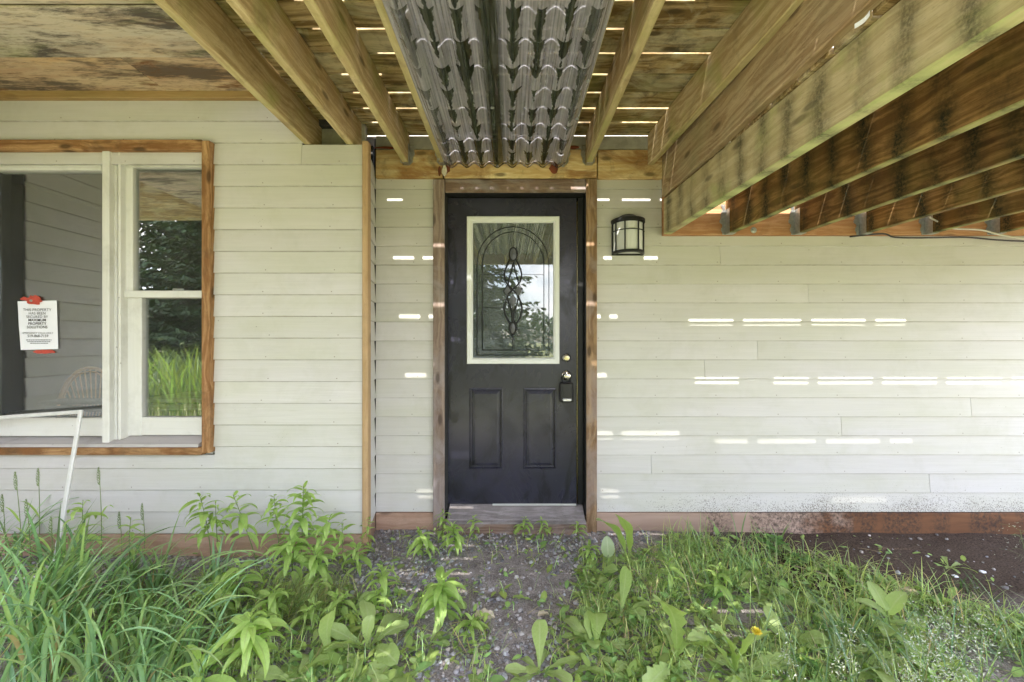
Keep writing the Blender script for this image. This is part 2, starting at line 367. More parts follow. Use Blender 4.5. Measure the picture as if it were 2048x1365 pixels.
def glass(name, refl, tint=(0.9, 0.93, 0.92), streak=0.0, haze=0.02, hazecol=(0.5, 0.5, 0.5)):
    t = NT(name)
    v = t.n("TexCoord").outputs["Object"]
    tr = t.n("BsdfTransparent", {0: tint}).outputs[0]
    gl = t.n("BsdfGlossy", {"Color": (1, 1, 1), "Roughness": 0.0, "Normal": t.bump(t.noise(v, 1.3, 2, 0.5), 0.0035, 0.02)}).outputs[0]
    lw = t.n("LayerWeight", {0: 0.35}).outputs["Fresnel"]
    fac = t.math('ADD', refl, t.math('MULTIPLY', lw, 0.25), clamp=True)
    sh = t.n("MixShader", {0: fac, 1: tr, 2: gl}).outputs[0]
    df = t.n("BsdfDiffuse", {0: hazecol}).outputs[0]
    hz = t.math('MULTIPLY', t.maprange(t.noise(v, 4.0, 5, 0.7, 0.5), 0.35, 0.7, 0.4, 1.0), haze)
    if streak > 0:
        x, y, z = t.sep(v)
        a = t.math('ADD', x, t.math('MULTIPLY', z, -0.22))
        st = t.maprange(t.noise(t.n("CombineXYZ", {0: t.math('MULTIPLY', a, 170.0), 1: 0.0, 2: t.math('MULTIPLY', z, 3.0)}).outputs[0], 1.0, 3, 0.7), 0.54, 0.66)
        zone = t.math('MULTIPLY', t.maprange(z, ZE + 0.50, ZE + 0.74), t.maprange(a, -0.47, -0.40, 0.2, 1.0))
        zone = t.math('MULTIPLY', zone, t.maprange(a, -0.30, -0.07, 1.0, 0.0))
    sh = t.n("MixShader", {0: hz, 1: sh, 2: df}).outputs[0]
    if streak > 0:
        wd = t.n("BsdfDiffuse", {0: (0.8, 0.82, 0.82)}).outputs[0]
        sh = t.n("MixShader", {0: t.math('MULTIPLY', t.math('MULTIPLY', st, zone), streak), 1: sh, 2: wd}).outputs[0]
    return t.done(sh)
M['glass'] = glass("window_glass", 0.15, haze=0.06)
M['door_glass'] = glass("door_glass", 0.11, (0.55, 0.60, 0.60), streak=0.6, haze=0.36, hazecol=(0.33, 0.37, 0.39))
def opal():
    t = NT("opal_lamp_glass")
    d = t.n("BsdfDiffuse", {0: (0.88, 0.90, 0.88)}).outputs[0]
    s = t.n("BsdfTranslucent", {0: (0.7, 0.72, 0.68)}).outputs[0]
    g = t.n("BsdfGlossy", {0: (1, 1, 1), 1: 0.15}).outputs[0]
    m = t.n("MixShader", {0: 0.3, 1: d, 2: s}).outputs[0]
    return t.done(t.n("MixShader", {0: 0.06, 1: m, 2: g}).outputs[0])
M['opal'] = opal()

PITCH = 0.150      # deck board pitch
GAP = 0.0142
PHASE = 2.520      # far edge of the gap nearest the wall
SX0, SX1, WL = -0.445, 0.350, 0.0994
def sheet_mat():
    t = NT("dirty_clear_corrugated_plastic")
    p = t.pos()
    x, y, z = t.sep(p)
    nz = t.math('SUBTRACT', t.noise(p, 34.0, 5, 0.7, 0.5), 0.5)
    nb = t.math('SUBTRACT', t.noise(t.vmath('MULTIPLY', p, (1, 0.6, 1)), 7.0, 4, 0.6), 0.5)
    # across one corrugation: 0 on the crest, 0.5 in the trough
    ph = t.math('FRACT', t.math('DIVIDE', t.math('SUBTRACT', x, SX0), WL))
    d = t.math('ABSOLUTE', t.math('SUBTRACT', ph, 0.5))            # 0.5 at crest sides
    # washed patches hang below every drip line, wide at the line, narrowing away from it
    s = t.math('FRACT', t.math('ADD', t.math('DIVIDE', t.math('SUBTRACT', y, PHASE + 0.055), PITCH), t.math('MULTIPLY', nb, 0.12)))
    cell = t.n("TexWhiteNoise", {"W": t.math('ADD', t.math('FLOOR', t.math('DIVIDE', t.math('SUBTRACT', x, SX0), WL)), t.math('MULTIPLY', t.math('FLOOR', t.math('DIVIDE', t.math('SUBTRACT', y, PHASE + 0.055), PITCH)), 17.3))}, noise_dimensions='1D').outputs[0]
    w = t.math('ADD', t.math('MULTIPLY', t.math('SUBTRACT', cell, 0.5), 0.16), t.math('ADD', 0.225, t.math('MULTIPLY', t.math('POWER', s, 0.7), 0.24)))
    w = t.math('ADD', w, t.math('ADD', t.math('MULTIPLY', nz, 0.26), t.math('MULTIPLY', nb, 1.05)))
    clean = t.maprange(t.math('SUBTRACT', w, t.math('SUBTRACT', 0.5, d)), -0.01, 0.015)
    clean = t.math('MULTIPLY', clean, 1.0)
    edge = t.math('MAXIMUM', t.maprange(x, SX0, SX0 + 0.11, 0.75, 0.0), t.maprange(x, SX1 - 0.09, SX1, 0.0, 0.6))
    mid = t.math('MULTIPLY', t.maprange(t.math('ABSOLUTE', t.math('ADD', x, 0.085)), 0.02, 0.05, 1.0, 0.0), 0.95)
    end = t.maprange(y, 2.15, 2.55, 0.0, 0.25)
    clean = t.math('MAXIMUM', clean, edge, clamp=True)
    clean = t.math('MULTIPLY', clean, t.math('SUBTRACT', 1.0, mid))
    dirt = t.maprange(t.noise(p, 60.0, 5, 0.7), 0.35, 0.65)
    highlight_lines = t.noise(t.n("CombineXYZ", {0: t.math('MULTIPLY', x, 120.0), 1: t.math('MULTIPLY', y, 1.6), 2: 0.0}).outputs[0], 1.0, 4, 0.6)
    dirt = t.math('ADD', t.math('MULTIPLY', dirt, 0.5), t.maprange(highlight_lines, 0.35, 0.65, 0.0, 0.6))  # dirt plus painted highlight streaks running along the corrugations
    pale = t.mix(dirt, (0.46, 0.455, 0.51), (0.93, 0.91, 0.97))  # dirt here also carries the painted highlight streaks
    alg = t.mix(t.maprange(t.noise(t.vmath('MULTIPLY', p, (3.0, 0.4, 1)), 40.0, 4, 0.6), 0.35, 0.65), (0.008, 0.010, 0.006), (0.035, 0.045, 0.025))
    trs = t.n("BsdfTransparent", {0: (0.86, 0.87, 0.92)}).outputs[0]
    dif = t.n("BsdfDiffuse", {0: pale}).outputs[0]
    tlu = t.n("BsdfTranslucent", {0: (0.90, 0.87, 0.93)}).outputs[0]
    a = t.n("MixShader", {0: 0.5, 1: dif, 2: tlu}).outputs[0]
    cl = t.n("MixShader", {0: t.maprange(highlight_lines, 0.3, 0.7, 0.24, 0.56), 1: trs, 2: a}).outputs[0]
    dk = t.n("BsdfDiffuse", {0: alg}).outputs[0]
    dk = t.n("MixShader", {0: 0.86, 1: trs, 2: dk}).outputs[0]
    sh = t.n("MixShader", {0: clean, 1: dk, 2: cl}).outputs[0]
    gl = t.n("BsdfGlossy", {0: (1, 1, 1), 1: 0.10}).outputs[0]
    fr = t.n("LayerWeight", {0: 0.25}).outputs["Fresnel"]
    sh = t.n("MixShader", {0: t.math('ADD', 0.03, t.math('MULTIPLY', fr, 0.8)), 1: sh, 2: gl}).outputs[0]
    return t.done(sh)
M['sheet'] = sheet_mat()

def leafmat(name, c1, c2, vein=(0.30, 0.36, 0.14), veinamt=0.6, rough=0.36, trans=0.35, side=True):
    t = NT(name)
    uv = t.n("UVMap").outputs[0]
    u, v, _ = t.sep(uv)
    r = t.rnd()
    n = t.noise(t.objvec(), 25.0, 4, 0.6)
    c = t.mix(t.math('ADD', t.math('MULTIPLY', r, 0.6), t.math('MULTIPLY', t.maprange(n, 0.3, 0.7), 0.4)), c1, c2)
    d = t.math('ABSOLUTE', t.math('SUBTRACT', u, 0.5))
    mid = t.maprange(d, 0.02, 0.065, 1.0, 0.0)
    c = t.mix(t.math('MULTIPLY', mid, veinamt), c, vein)
    if side:
        sv = t.math('FRACT', t.math('SUBTRACT', t.math('MULTIPLY', v, 9.0), t.math('MULTIPLY', d, 5.0)))
        sm = t.maprange(t.math('ABSOLUTE', t.math('SUBTRACT', sv, 0.5)), 0.03, 0.10, 1.0, 0.0)
        c = t.mix(t.math('MULTIPLY', sm, veinamt * 0.3), c, vein)
    hole = t.maprange(t.noise(t.objvec(), 60.0, 3, 0.6), 0.68, 0.74)
    c = t.mix(t.math('MULTIPLY', hole, 0.4), c, (0.16, 0.11, 0.04))
    p = t.bsdf(c, rough, t.bump(n, 0.3, 0.003), spec=0.4)
    tl = t.n("BsdfTranslucent", {0: t.mix(1.0, c, (1.3, 1.5, 0.6), 'MULTIPLY')}).outputs[0]
    return t.done(t.n("MixShader", {0: trans, 1: p, 2: tl}).outputs[0])
M['leaf_weed'] = leafmat("weed_leaf", (0.27, 0.40, 0.09), (0.43, 0.58, 0.19), side=False)
M['leaf_broad'] = leafmat("broad_leaf", (0.28, 0.39, 0.12), (0.44, 0.54, 0.22), vein=(0.45, 0.52, 0.28))
M['leaf_pale'] = leafmat("pale_broad_leaf", (0.27, 0.34, 0.17), (0.32, 0.40, 0.22), vein=(0.45, 0.5, 0.32))
M['leaf_clover'] = leafmat("clover_leaf", (0.08, 0.19, 0.04), (0.14, 0.28, 0.07), veinamt=0.25, side=False)
M['leaf_dry'] = leafmat("dead_leaf", (0.50, 0.42, 0.31), (0.62, 0.54, 0.43), vein=(0.4, 0.32, 0.22), trans=0.15)
M['stem'] = plain("green_stem", (0.17, 0.23, 0.07), 0.5)
M['stem_dry'] = plain("dry_stem", (0.50, 0.40, 0.28), 0.7)
M['seed'] = plain("green_seed_head", (0.24, 0.32, 0.14), 0.8, 0, 0.5, 120)
M['panicle'] = plain("pale_grass_flower", (0.62, 0.66, 0.52), 0.8, 0, 0.3, 90)
M['petal'] = plain("yellow_petals", (0.95, 0.82, 0.10), 0.6)
M['bark'] = plain("spruce_bark", (0.10, 0.075, 0.055), 0.9, 0, 0.5, 9)
def vcolmat(name, rough=0.6, trans=0.0, mul=(1, 1, 1), bump=0.0, spec=0.4):
    t = NT(name)
    c = t.n("VertexColor", layer_name="tone").outputs[0]
    c = t.mix(1.0, c, mul, 'MULTIPLY')
    nb = t.bump(t.noise(t.pos(), 220.0, 3, 0.6), bump, 0.003) if bump else None
    p = t.bsdf(c, rough, nb, spec=spec)
    if trans:
        tl = t.n("BsdfTranslucent", {0: t.mix(1.0, c, (1.3, 1.4, 0.6), 'MULTIPLY')}).outputs[0]
        p = t.n("MixShader", {0: trans, 1: p, 2: tl}).outputs[0]
    return t.done(p)
M['blades'] = vcolmat("grass_blades", 0.36, 0.3)
M['stones'] = vcolmat("gravel_stones", 0.75, 0.0, bump=0.4)
M['needles'] = vcolmat("spruce_needles", 0.6, 0.15)

def ground_mat():
    t = NT("dirt_and_lawn")
    p = t.pos()
    x, y, z = t.sep(p)
    n = t.noise(p, 9.0, 6, 0.7)
    f = t.noise(p, 120.0, 4, 0.7)
    c = t.mix(t.maprange(n, 0.35, 0.65), (0.165, 0.142, 0.132), (0.36, 0.322, 0.305))
    c = t.mix(t.math('MULTIPLY', t.maprange(f, 0.48, 0.66), 0.6), c, (0.46, 0.42, 0.43))
    c = t.mix(t.math('MULTIPLY', t.maprange(f, 0.45, 0.35), 0.6), c, (0.06, 0.05, 0.05))
    # bare damp soil under the low deck
    soil = t.math('MULTIPLY', t.maprange(x, 0.95, 1.6), t.maprange(y, 1.75, 2.05))
    c = t.mix(t.math('MULTIPLY', soil, 0.92), c, t.mix(t.maprange(f, 0.4, 0.62), (0.030, 0.019, 0.014), (0.12, 0.080, 0.058)))
    lawn = t.maprange(t.math('ADD', y, t.math('MULTIPLY', n, 0.6)), 0.6, -0.2)
    gl = t.mix(t.maprange(t.noise(p, 3.0, 6, 0.7), 0.35, 0.65), (0.15, 0.17, 0.07), (0.25, 0.25, 0.13))
    c = t.mix(lawn, c, gl)
    h = t.math('ADD', t.math('MULTIPLY', n, 1.0), t.math('MULTIPLY', f, 0.5))
    return t.done(t.bsdf(c, 0.95, t.bump(h, 0.7, 0.02), spec=0.15))
M['ground'] = ground_mat()

# ------------------------------------------------------------------ geometry helpers
class MB:
    def __init__(self):
        self.v = []; self.f = []; self.uv = []; self.c = []
    def add(self, vs_, fs, uv=None, colr=None):
        b = len(self.v)
        self.v.extend(vs_)
        self.f.extend(tuple(i + b for i in f) for f in fs)
        self.uv.extend(uv if uv else [(0.5, 0.5)] * len(vs_))
        if colr is not None:
            self.c.extend(colr if isinstance(colr, list) else [colr] * len(vs_))
    def box(self, x0, x1, y0, y1, z0, z1, c=0.003, mat=None):
        if x1 < x0: x0, x1 = x1, x0
        if y1 < y0: y0, y1 = y1, y0
        if z1 < z0: z0, z1 = z1, z0
        c = min(c, (x1 - x0) * .3, (y1 - y0) * .3, (z1 - z0) * .3)
        V = []; idx = {}
        lo = (x0, y0, z0); hi = (x1, y1, z1)
        for sx in (0, 1):
            for sy in (0, 1):
                for sz in (0, 1):
                    s = (sx, sy, sz)
                    for ax in range(3):
                        p = []
                        for k in range(3):
                            base = hi[k] if s[k] else lo[k]
                            inn = -c if s[k] else c
                            p.append(base if k == ax else base + inn)
                        idx[(s, ax)] = len(V)
                        V.append(Vector(p))
        Fc = []
        for ax in range(3):
            a, b = (ax + 1) % 3, (ax + 2) % 3
            for s in (0, 1):
                q = []
                for (sa, sb) in ((0, 0), (1, 0), (1, 1), (0, 1)):
                    k = [0, 0, 0]; k[ax] = s; k[a] = sa; k[b] = sb
                    q.append(idx[(tuple(k), ax)])
                Fc.append(tuple(q) if s else tuple(reversed(q)))
        for ax in range(3):
            a, b = (ax + 1) % 3, (ax + 2) % 3
            for sa in (0, 1):
                for sb in (0, 1):
                    k0 = [0, 0, 0]; k0[a] = sa; k0[b] = sb; k1 = list(k0); k0[ax] = 0; k1[ax] = 1
                    k0, k1 = tuple(k0), tuple(k1)
                    q = [idx[(k0, a)], idx[(k1, a)], idx[(k1, b)], idx[(k0, b)]]
                    Fc.append(tuple(q) if (sa == sb) else tuple(reversed(q)))
        for key in [(i, j, k) for i in (0, 1) for j in (0, 1) for k in (0, 1)]:
            q = [idx[(key, 0)], idx[(key, 1)], idx[(key, 2)]]
            Fc.append(tuple(q) if (sum(key) % 2 == 1) else tuple(reversed(q)))
        if mat is not None: V = [mat @ v for v in V]
        self.add(V, Fc)
    def prism(self, poly, axis, a0, a1, mat=None):
        """poly: list of 2D points; axis 'X': (y,z), 'Y': (x,z), 'Z': (x,y)"""
        def mk(p, a):
            return Vector({'X': (a, p[0], p[1]), 'Y': (p[0], a, p[1]), 'Z': (p[0], p[1], a)}[axis])
        n = len(poly)
        V = [mk(p, a0) for p in poly] + [mk(p, a1) for p in poly]
        Fc = [tuple(range(n))[::-1], tuple(range(n, 2 * n))] + [(i, (i + 1) % n, n + (i + 1) % n, n + i) for i in range(n)]
        if mat is not None: V = [mat @ v for v in V]
        self.add(V, Fc)
    def tube(self, pts, r, n=6, cap=True, colr=None):
        pts = [Vector(p) for p in pts]
        rr = r if isinstance(r, (list, tuple)) else [r] * len(pts)
        V = []; up = Vector((0.13, 0.21, 0.97))
        for i, p in enumerate(pts):
            d = (pts[min(i + 1, len(pts) - 1)] - pts[max(i - 1, 0)]).normalized()
            s = d.cross(up)
            if s.length < 0.05: s = d.cross(Vector((1, 0, 0)))
            s.normalize(); w = s.cross(d)
            for k in range(n):
                a = 2 * pi * k / n
                V.append(p + (s * cos(a) + w * sin(a)) * rr[i])
        Fc = []
        for i in range(len(pts) - 1):
            for k in range(n):
                Fc.append((i * n + k, i * n + (k + 1) % n, (i + 1) * n + (k + 1) % n, (i + 1) * n + k))
        if cap:
            Fc.append(tuple(range(n))[::-1]); Fc.append(tuple((len(pts) - 1) * n + k for k in range(n)))
        self.add(V, Fc, None, colr)
    def lathe(self, prof, c, axis='Y', n=20, a0=0, a1=2 * pi):
        """prof: (r, h) ; axis Y points from c towards -Y (out of the wall), Z is up"""
        c = Vector(c); V = []; closed = abs(a1 - a0 - 2 * pi) < 1e-6
        m = n if closed else n + 1
        for (r, h) in prof:
            for k in range(m):
                a = a0 + (a1 - a0) * k / n
                if axis == 'Y': V.append(c + Vector((r * cos(a), -h, r * sin(a))))
                else: V.append(c + Vector((r * cos(a), r * sin(a), h)))
        Fc = []
        for i in range(len(prof) - 1):
            for k in range(n):
                k2 = (k + 1) % m
                Fc.append((i * m + k, i * m + k2, (i + 1) * m + k2, (i + 1) * m + k))
        self.add(V, Fc)

ORG = {}
def finish(o, parent):
    col.objects.link(o)
    if parent is not None: o.parent = parent
    return o
def mesh_from(name, mb, mat, smooth=False, off=Vector((0, 0, 0))):
    me = bpy.data.meshes.new(name)
    me.from_pydata([tuple(Vector(v) - off) for v in mb.v], [], mb.f)
    if mat is not None: me.materials.append(mat)
    if any(u != (0.5, 0.5) for u in mb.uv[:50]):
        l = me.uv_layers.new(name="UVMap")
        for lp in me.loops: l.data[lp.index].uv = mb.uv[lp.vertex_index]
    if mb.c:
        a = me.color_attributes.new("tone", 'FLOAT_COLOR', 'POINT')
        flat = []
        for q in mb.c: flat.extend((q[0], q[1], q[2], 1.0))
        a.data.foreach_set("color", flat)
    if smooth:
        me.polygons.foreach_set("use_smooth", [True] * len(me.polygons))
    me.update()
    return me
def obj(name, mb, mat, parent=None, smooth=False, kind=None, org=None):
    """link one mesh; vertices are given in world space and stored relative to the thing's base"""
    if org is None:
        org = ORG.get(parent.name, Vector((0, 0, 0))) if parent is not None else Vector((0, 0, 0))
    me = mesh_from(name, mb, mat, smooth, org)
    o = bpy.data.objects.new(name, me)
    finish(o, parent)
    ORG[o.name] = org
    if parent is None and org.length > 0: o.location = org
    if kind: o['kind'] = kind
    return o
def thing(name, label, cat, loc=(0, 0, 0), group=None):
    o = bpy.data.objects.new(name, None)
    o.empty_display_size = 0.1
    col.objects.link(o)
    o.location = loc
    ORG[o.name] = Vector(loc)
    tag(o, label, cat, group)
    return o
def tag(o, label, cat, group=None):
    o['label'] = label; o['category'] = cat
    if group: o['group'] = group
    return o
def bx(name, mat, parent, x0, x1, y0, y1, z0, z1, c=0.003):
    mb = MB(); mb.box(x0, x1, y0, y1, z0, z1, c)
    return obj(name, mb, mat, parent)

# ------------------------------------------------------------------ ground
def ground_h(x, y):
    near = max(0.0, min(1.0, (y + 1.5) / 2.0)) if y < 2.8 else 1.0
    h = 0.012 * mnoise.noise(Vector((x * 2.1, y * 2.1, 3))) + 0.006 * mnoise.noise(Vector((x * 9, y * 9, 7)))
    if x > 0.9: h -= 0.02 * min(1, (x - 0.9)) * min(1, max(0, y - 1.5))
    return h * near
def build_ground():
    xs = [-250, -80, -30, -12, -6, -4.2] + [-3.6 + 0.04 * i for i in range(int(7.8 / 0.04) + 1)] + [4.8, 7, 13, 30, 80, 250]
    ys = [-250, -80, -30, -12, -6, -3, -1.5, -.5, .2, .7] + [1.0 + 0.04 * i for i in range(48)] + [3.2, 4.5, 9, 30, 90, 250]
    mb = MB()
    V = [(x, y, ground_h(x, y)) for y in ys for x in xs]
    n = len(xs)
    Fc = [(j * n + i, j * n + i + 1, (j + 1) * n + i + 1, (j + 1) * n + i) for j in range(len(ys) - 1) for i in range(n - 1)]
    mb.add(V, Fc)
    obj("ground", mb, M['ground'], None, True, 'structure')
build_ground()

# ------------------------------------------------------------------ house
UZ = ZE + 1.372           # underside of the upper deck's boards
YBACK = -0.55
house = thing("house", "cream clapboard house wall with black entry door and white framed window", "house", (0, YD, 0))
ROW0D, PD = ZE - 1.144, 0.1272
ROW0L, PL = ZE - 1.137, 0.1283

def siding_board(x0, x1, z0, z1, yface, lap=0.018, mat4=None, thick=0.013):
    """one lapped board: the butt (lower edge) stands proud, the top tucks behind the next"""
    mb = MB()
    n = max(2, int((x1 - x0) / 0.35) + 1)
    V = []
    ph = R.uniform(0, 50)
    UV = []
    for i in range(n):
        x = x0 + (x1 - x0) * i / (n - 1)
        w = 0.0012 * mnoise.noise(Vector((x * 2.3 + ph, z0 * 5, 1)))
        wz = 0.0016 * mnoise.noise(Vector((x * 1.7 + ph, z0 * 7, 9)))
        zt = z1 + lap
        V += [Vector((x, yface + thick, z0 + wz)), Vector((x, yface + w + 0.001, z0 + wz)), Vector((x, yface + w, z0 + wz + 0.002)),
              Vector((x, yface + thick - 0.002 + w, zt)), Vector((x, yface + thick + 0.006, zt))]
        vt = (zt - z0) / 0.1272
        UV += [(x, 0.0), (x, 0.0), (x, 0.016), (x, vt), (x, vt)]
    Fc = []
    for i in range(n - 1):
        a = i * 5; b = a + 5
        for k in range(5):
            k2 = (k + 1) % 5
            Fc.append((a + k, b + k, b + k2, a + k2))
    Fc.append((0, 1, 2, 3, 4)); Fc.append(tuple((n - 1) * 5 + k for k in (4, 3, 2, 1, 0)))
    if mat4 is not None: V = [mat4 @ v for v in V]
    mb.add(V, Fc, UV)
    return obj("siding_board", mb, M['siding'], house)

# backing walls (sheathing) so that no light leaks through
mb = MB(); mb.box(-0.93, -0.44, YD + 0.02, YD + 0.14, 0.0, ZE + 1.37)
mb.box(0.44 + 0.14, 6.0, YD + 0.02, YD + 0.14, 0.0, ZE + 1.37)
mb.box(-0.44, 0.58, YD + 0.02, YD + 0.14, ZE + 1.03, ZE + 1.37)
obj("wall_sheathing", mb, M['dark_room'], house)

# door side: rows
ZTOP = ZE + 1.085
XA0, XA1 = X(751, YD), X(868, YD)
XB0 = X(1192, YD)
joints = {2: 1861, 3: 1303, 5: 1684, 6: 1944, 8: 1410, 9: 1516, 12: 1618, 14: 1441, 16: 1688}
k = 0
while ROW0D + k * PD < ZTOP:
    z0 = ROW0D + k * PD; z1 = min(z0 + PD, ZTOP)
    dj = R.uniform(-.001, .001)
    siding_board(XA0, XA1, z0 + dj, z1, YD)
    if z0 > ZE + 0.70:
        siding_board(XB0, X(1324, YD), z0 + dj, z1, YD)
    else:
        xj = [X(joints[k + 1], YD)] if (k + 1) in joints else []
        xs = [XB0] + xj + [4.6]
        for a, b in zip(xs[:-1], xs[1:]):
            siding_board(a + (0.0012 if a != XB0 else 0), b - 0.0012, z0 + dj, z1, YD)
    k += 1
# left wall rows
def wl(px): return X(px, YL)
XW_R = X(428, YL)            # right edge of window casing
XCOR = X(725, YL)
ZWIN_T, ZWIN_B = Z(279, YL), Z(911, YL)
k = 0
while ROW0L + k * PL < Z(201, YL) - 0.01:
    z0 = ROW0L + k * PL; z1 = min(z0 + PL, Z(200, YL))
    if z0 + PL * 0.5 < ZWIN_B:
        siding_board(-3.16, XCOR, z0, min(z1, ZWIN_B + 0.0), YL) if z1 <= ZWIN_B + 0.03 else (siding_board(-3.16, XW_R, z0, ZWIN_B, YL, 0.0), siding_board(XW_R, XCOR, z0, z1, YL))
    elif z0 < ZE + 1.165 - 0.02:
        if z1 > ZE + 1.165:
            siding_board(-3.16, -1.245, z0, z1, YL); siding_board(-1.243, XCOR, z0, ZE + 1.163, YL, 0)
        elif z0 > ZWIN_T - PL * 0.55:
            siding_board(-3.16, XCOR, z0, z1, YL)
        else:
            siding_board(XW_R - 0.006, XCOR, z0, z1, YL)
    else:
        siding_board(-3.16, -1.20, z0, z1, YL)
    k += 1
# splayed return between the two walls
pa = Vector((-0.858, YL + 0.02, 0)); pb = Vector((-0.912, YD + 0.004, 0))
dirv = (pb - pa); Lr = dirv.length
ang = atan2(dirv.y, dirv.x)
m4 = Matrix.Translation(pa) @ Matrix.Rotation(ang, 4, 'Z')
k = 0
while ROW0D + k * PD < ZE + 1.10:
    z0 = ROW0D + k * PD; z1 = min(z0 + PD, ZE + 1.165)
    siding_board(0.0, Lr, z0, z1, 0.0, mat4=m4 @ Matrix.Scale(1, 4))
    k += 1
mb = MB()
mb.box(XW_R + .004, -0.90, YL + 0.022, YL + 0.10, 0, ZE + 1.164)
mb.box(-3.16, XW_R + .003, YL + 0.022, YL + 0.10, 0, ZWIN_B - 0.01)
mb.box(-3.16, XW_R + .003, YL + 0.022, YL + 0.10, ZWIN_T + 0.01, ZE + 1.47)
mb.box(-0.985, -0.925, YL + 0.102, YD + 0.018, 0, ZE + 1.164)
obj("wall_sheathing", mb, M['dark_room'], house)
bx("corner_trim", M['corner'], house, X(724, YL - .014), X(736, YL - .014), YL - 0.014, YL + 0.035, Z(1085, YL), Z(284, YL), 0.003)
# skirting boards
bx("skirting_board", M['skirt'], house, -3.16, XCOR, YL - 0.004, YL + 0.03, -0.03, ROW0L - 0.004)
bx("skirting_board", M['skirt'], house, XA0 + .004, XA1, YD - 0.006, YD + 0.03, -0.03, ROW0D - 0.004)
bx("skirting_board", M['skirt_dark'], house, XB0, 4.6, YD - 0.006, YD + 0.03, -0.06, ROW0D - 0.004)
mb = MB(); mb.box(0, Lr, 0.002, 0.03, -0.03, ROW0D - 0.004, 0.003, m4)
obj("skirting_board", mb, M['skirt'], house)

# header band over the door: stained plywood pieces, grey membrane above
zl0, zl1 = Z(359, YD), Z(301, YD)
for (a, b) in ((753, 886), (889, 1193), (1195, 1323)):
    bx("header_board", M['ply_yellow'], house, X(a, YD), X(b, YD), YD - 0.016, YD + 0.018, zl0 + R.uniform(-.003, .003), zl1 - 0.001 + R.uniform(-.004, 0), 0.003)
bx("wall_membrane", M['flashing'], house, -0.91, 0.995, YD - 0.002, YD + 0.016, zl1 + 0.002, ZE + 1.3715)
mb = MB()
for (px, py, w, h) in ((893, 338, 16, 34), (1107, 340, 22, 22), (775, 298, 60, 5), (1146, 297, 24, 8), (880, 345, 7, 20)):
    x0, x1, z0, z1 = X(px - w / 2, YD), X(px + w / 2, YD), Z(py + h / 2, YD), Z(py - h / 2, YD)
    pts = []
    for i in range(14):
        a = 2 * pi * i / 14; q = R.uniform(0.7, 1.05)
        pts.append(((x0 + x1) / 2 + (x1 - x0) / 2 * cos(a) * q, (z0 + z1) / 2 + (z1 - z0) / 2 * sin(a) * q))
    mb.prism(pts, 'Y', YD - 0.0185, YD - 0.012)
obj("sealer_patch", mb, M['rust'], house)
mb = MB()
pts = [(X(890 + 5 * cos(a) * q, YD), Z(346 + 11 * sin(a) * q, YD)) for a, q in [(2 * pi * i / 10, R.uniform(.7, 1.1)) for i in range(10)]]
mb.prism(pts, 'Y', YD - 0.034, YD - 0.018)
obj("foam_blob", mb, M['foam'], house)
# plate behind joists over the window wall
bx("wall_membrane", M['flashing'], house, -1.225, -0.925, 2.52, 2.56, ZE + 1.166, ZE + 1.368)
# upper storey behind the deck
mb = MB(); mb.box(-4.5, 6.0, YD + 0.021, YD + 0.2, ZE + 1.374, ZE + 4.3)
obj("upper_wall", mb, M['siding'], house)

# --- soffit of mouldy plywood over the window
zs = ZE + 1.462
bx("soffit_panel", M['plywood_orange'], house, -2.02, -1.215, 2.03, YL - 0.005, zs, zs + 0.012, 0.001)
bx("soffit_panel", M['plywood_orange'], house, -3.4, -2.023, 2.03, YL - 0.005, zs + 0.001, zs + 0.013, 0.001)
bx("soffit_panel", M['plywood'], house, -3.4, -1.215, 1.735, 2.045, zs - 0.0135, zs - 0.0015, 0.002)
bx("soffit_panel", M['plywood'], house, -3.4, -1.215, 0.55, 1.732, zs - 0.003, zs + 0.009, 0.002)
bx("soffit_panel", M['plywood'], house, -3.4, -1.215, -0.10, 0.547, zs - 0.003, zs + 0.009, 0.002)
bx("soffit_trim", M['tan_x'], house, -3.4, -1.2, YL - 0.022, YL + 0.02, Z(200, YL), Z(175, YL) - .001)
mb = MB(); mb.box(-4.6, -1.22, -0.12, YD, zs + 0.03, zs + 0.06); mb.box(-1.219, -0.885, YBACK, YD, UZ + 0.028, UZ + 0.05)  # second box: unseen cover added over the boards to stop sun slits
obj("porch_roof_and_sun_cover", mb, M['board'], house)

# --- wing wall at the far left, seen in the window's reflection
wm = Matrix.Translation(Vector((-3.17, 2.22, 0))) @ Matrix.Rotation(-pi / 2, 4, 'Z')
k = 0
while ROW0L + k * PL < ZE + 1.42:
    z0 = ROW0L + k * PL
    # local +x runs towards the camera, local +y must point away from the porch (to -X)
    mloc = Matrix.Translation(Vector((-3.17, 1.62, 0))) @ Matrix.Rotation(pi / 2, 4, 'Z')
    siding_board(0.0, 0.60, z0, z0 + PL, 0.0, mat4=mloc, thick=0.02)
    k += 1
mb = MB(); mb.box(-3.5, -3.187, 1.62, YL + 0.1, 0, zs + .029)
obj("wall_sheathing", mb, M['dark_room'], house)
bx("corner_trim", M['corner'], house, -3.187, -3.158, 1.55, 1.618, 0, zs - .01)

# --- window
win = bx("window", M['white_h'], house, -3.1, X(404, YL), YL + 0.055, YL + 0.09, Z(304, YL + .055), Z(300, YL), 0.003)
def wpart(name, mat, px0, px1, py0, py1, yf, depth, c=0.003, xl=None):
    return bx(name, mat, win, xl if xl is not None else X(px0, yf), X(px1, yf), yf, yf + depth, Z(py1, yf), Z(py0, yf), c)
yc = YL - 0.028     # casing face
wpart("casing", M['trim_x'], 0, 403, 279, 300, yc, 0.05, xl=-3.13)
wpart("casing", M['trim_z'], 402.5, 419, 281, 907, yc - 0.003, 0.06)
wpart("casing", M['trim_x'], 0, 403, 896, 911, yc - 0.004, 0.05, xl=-3.13)
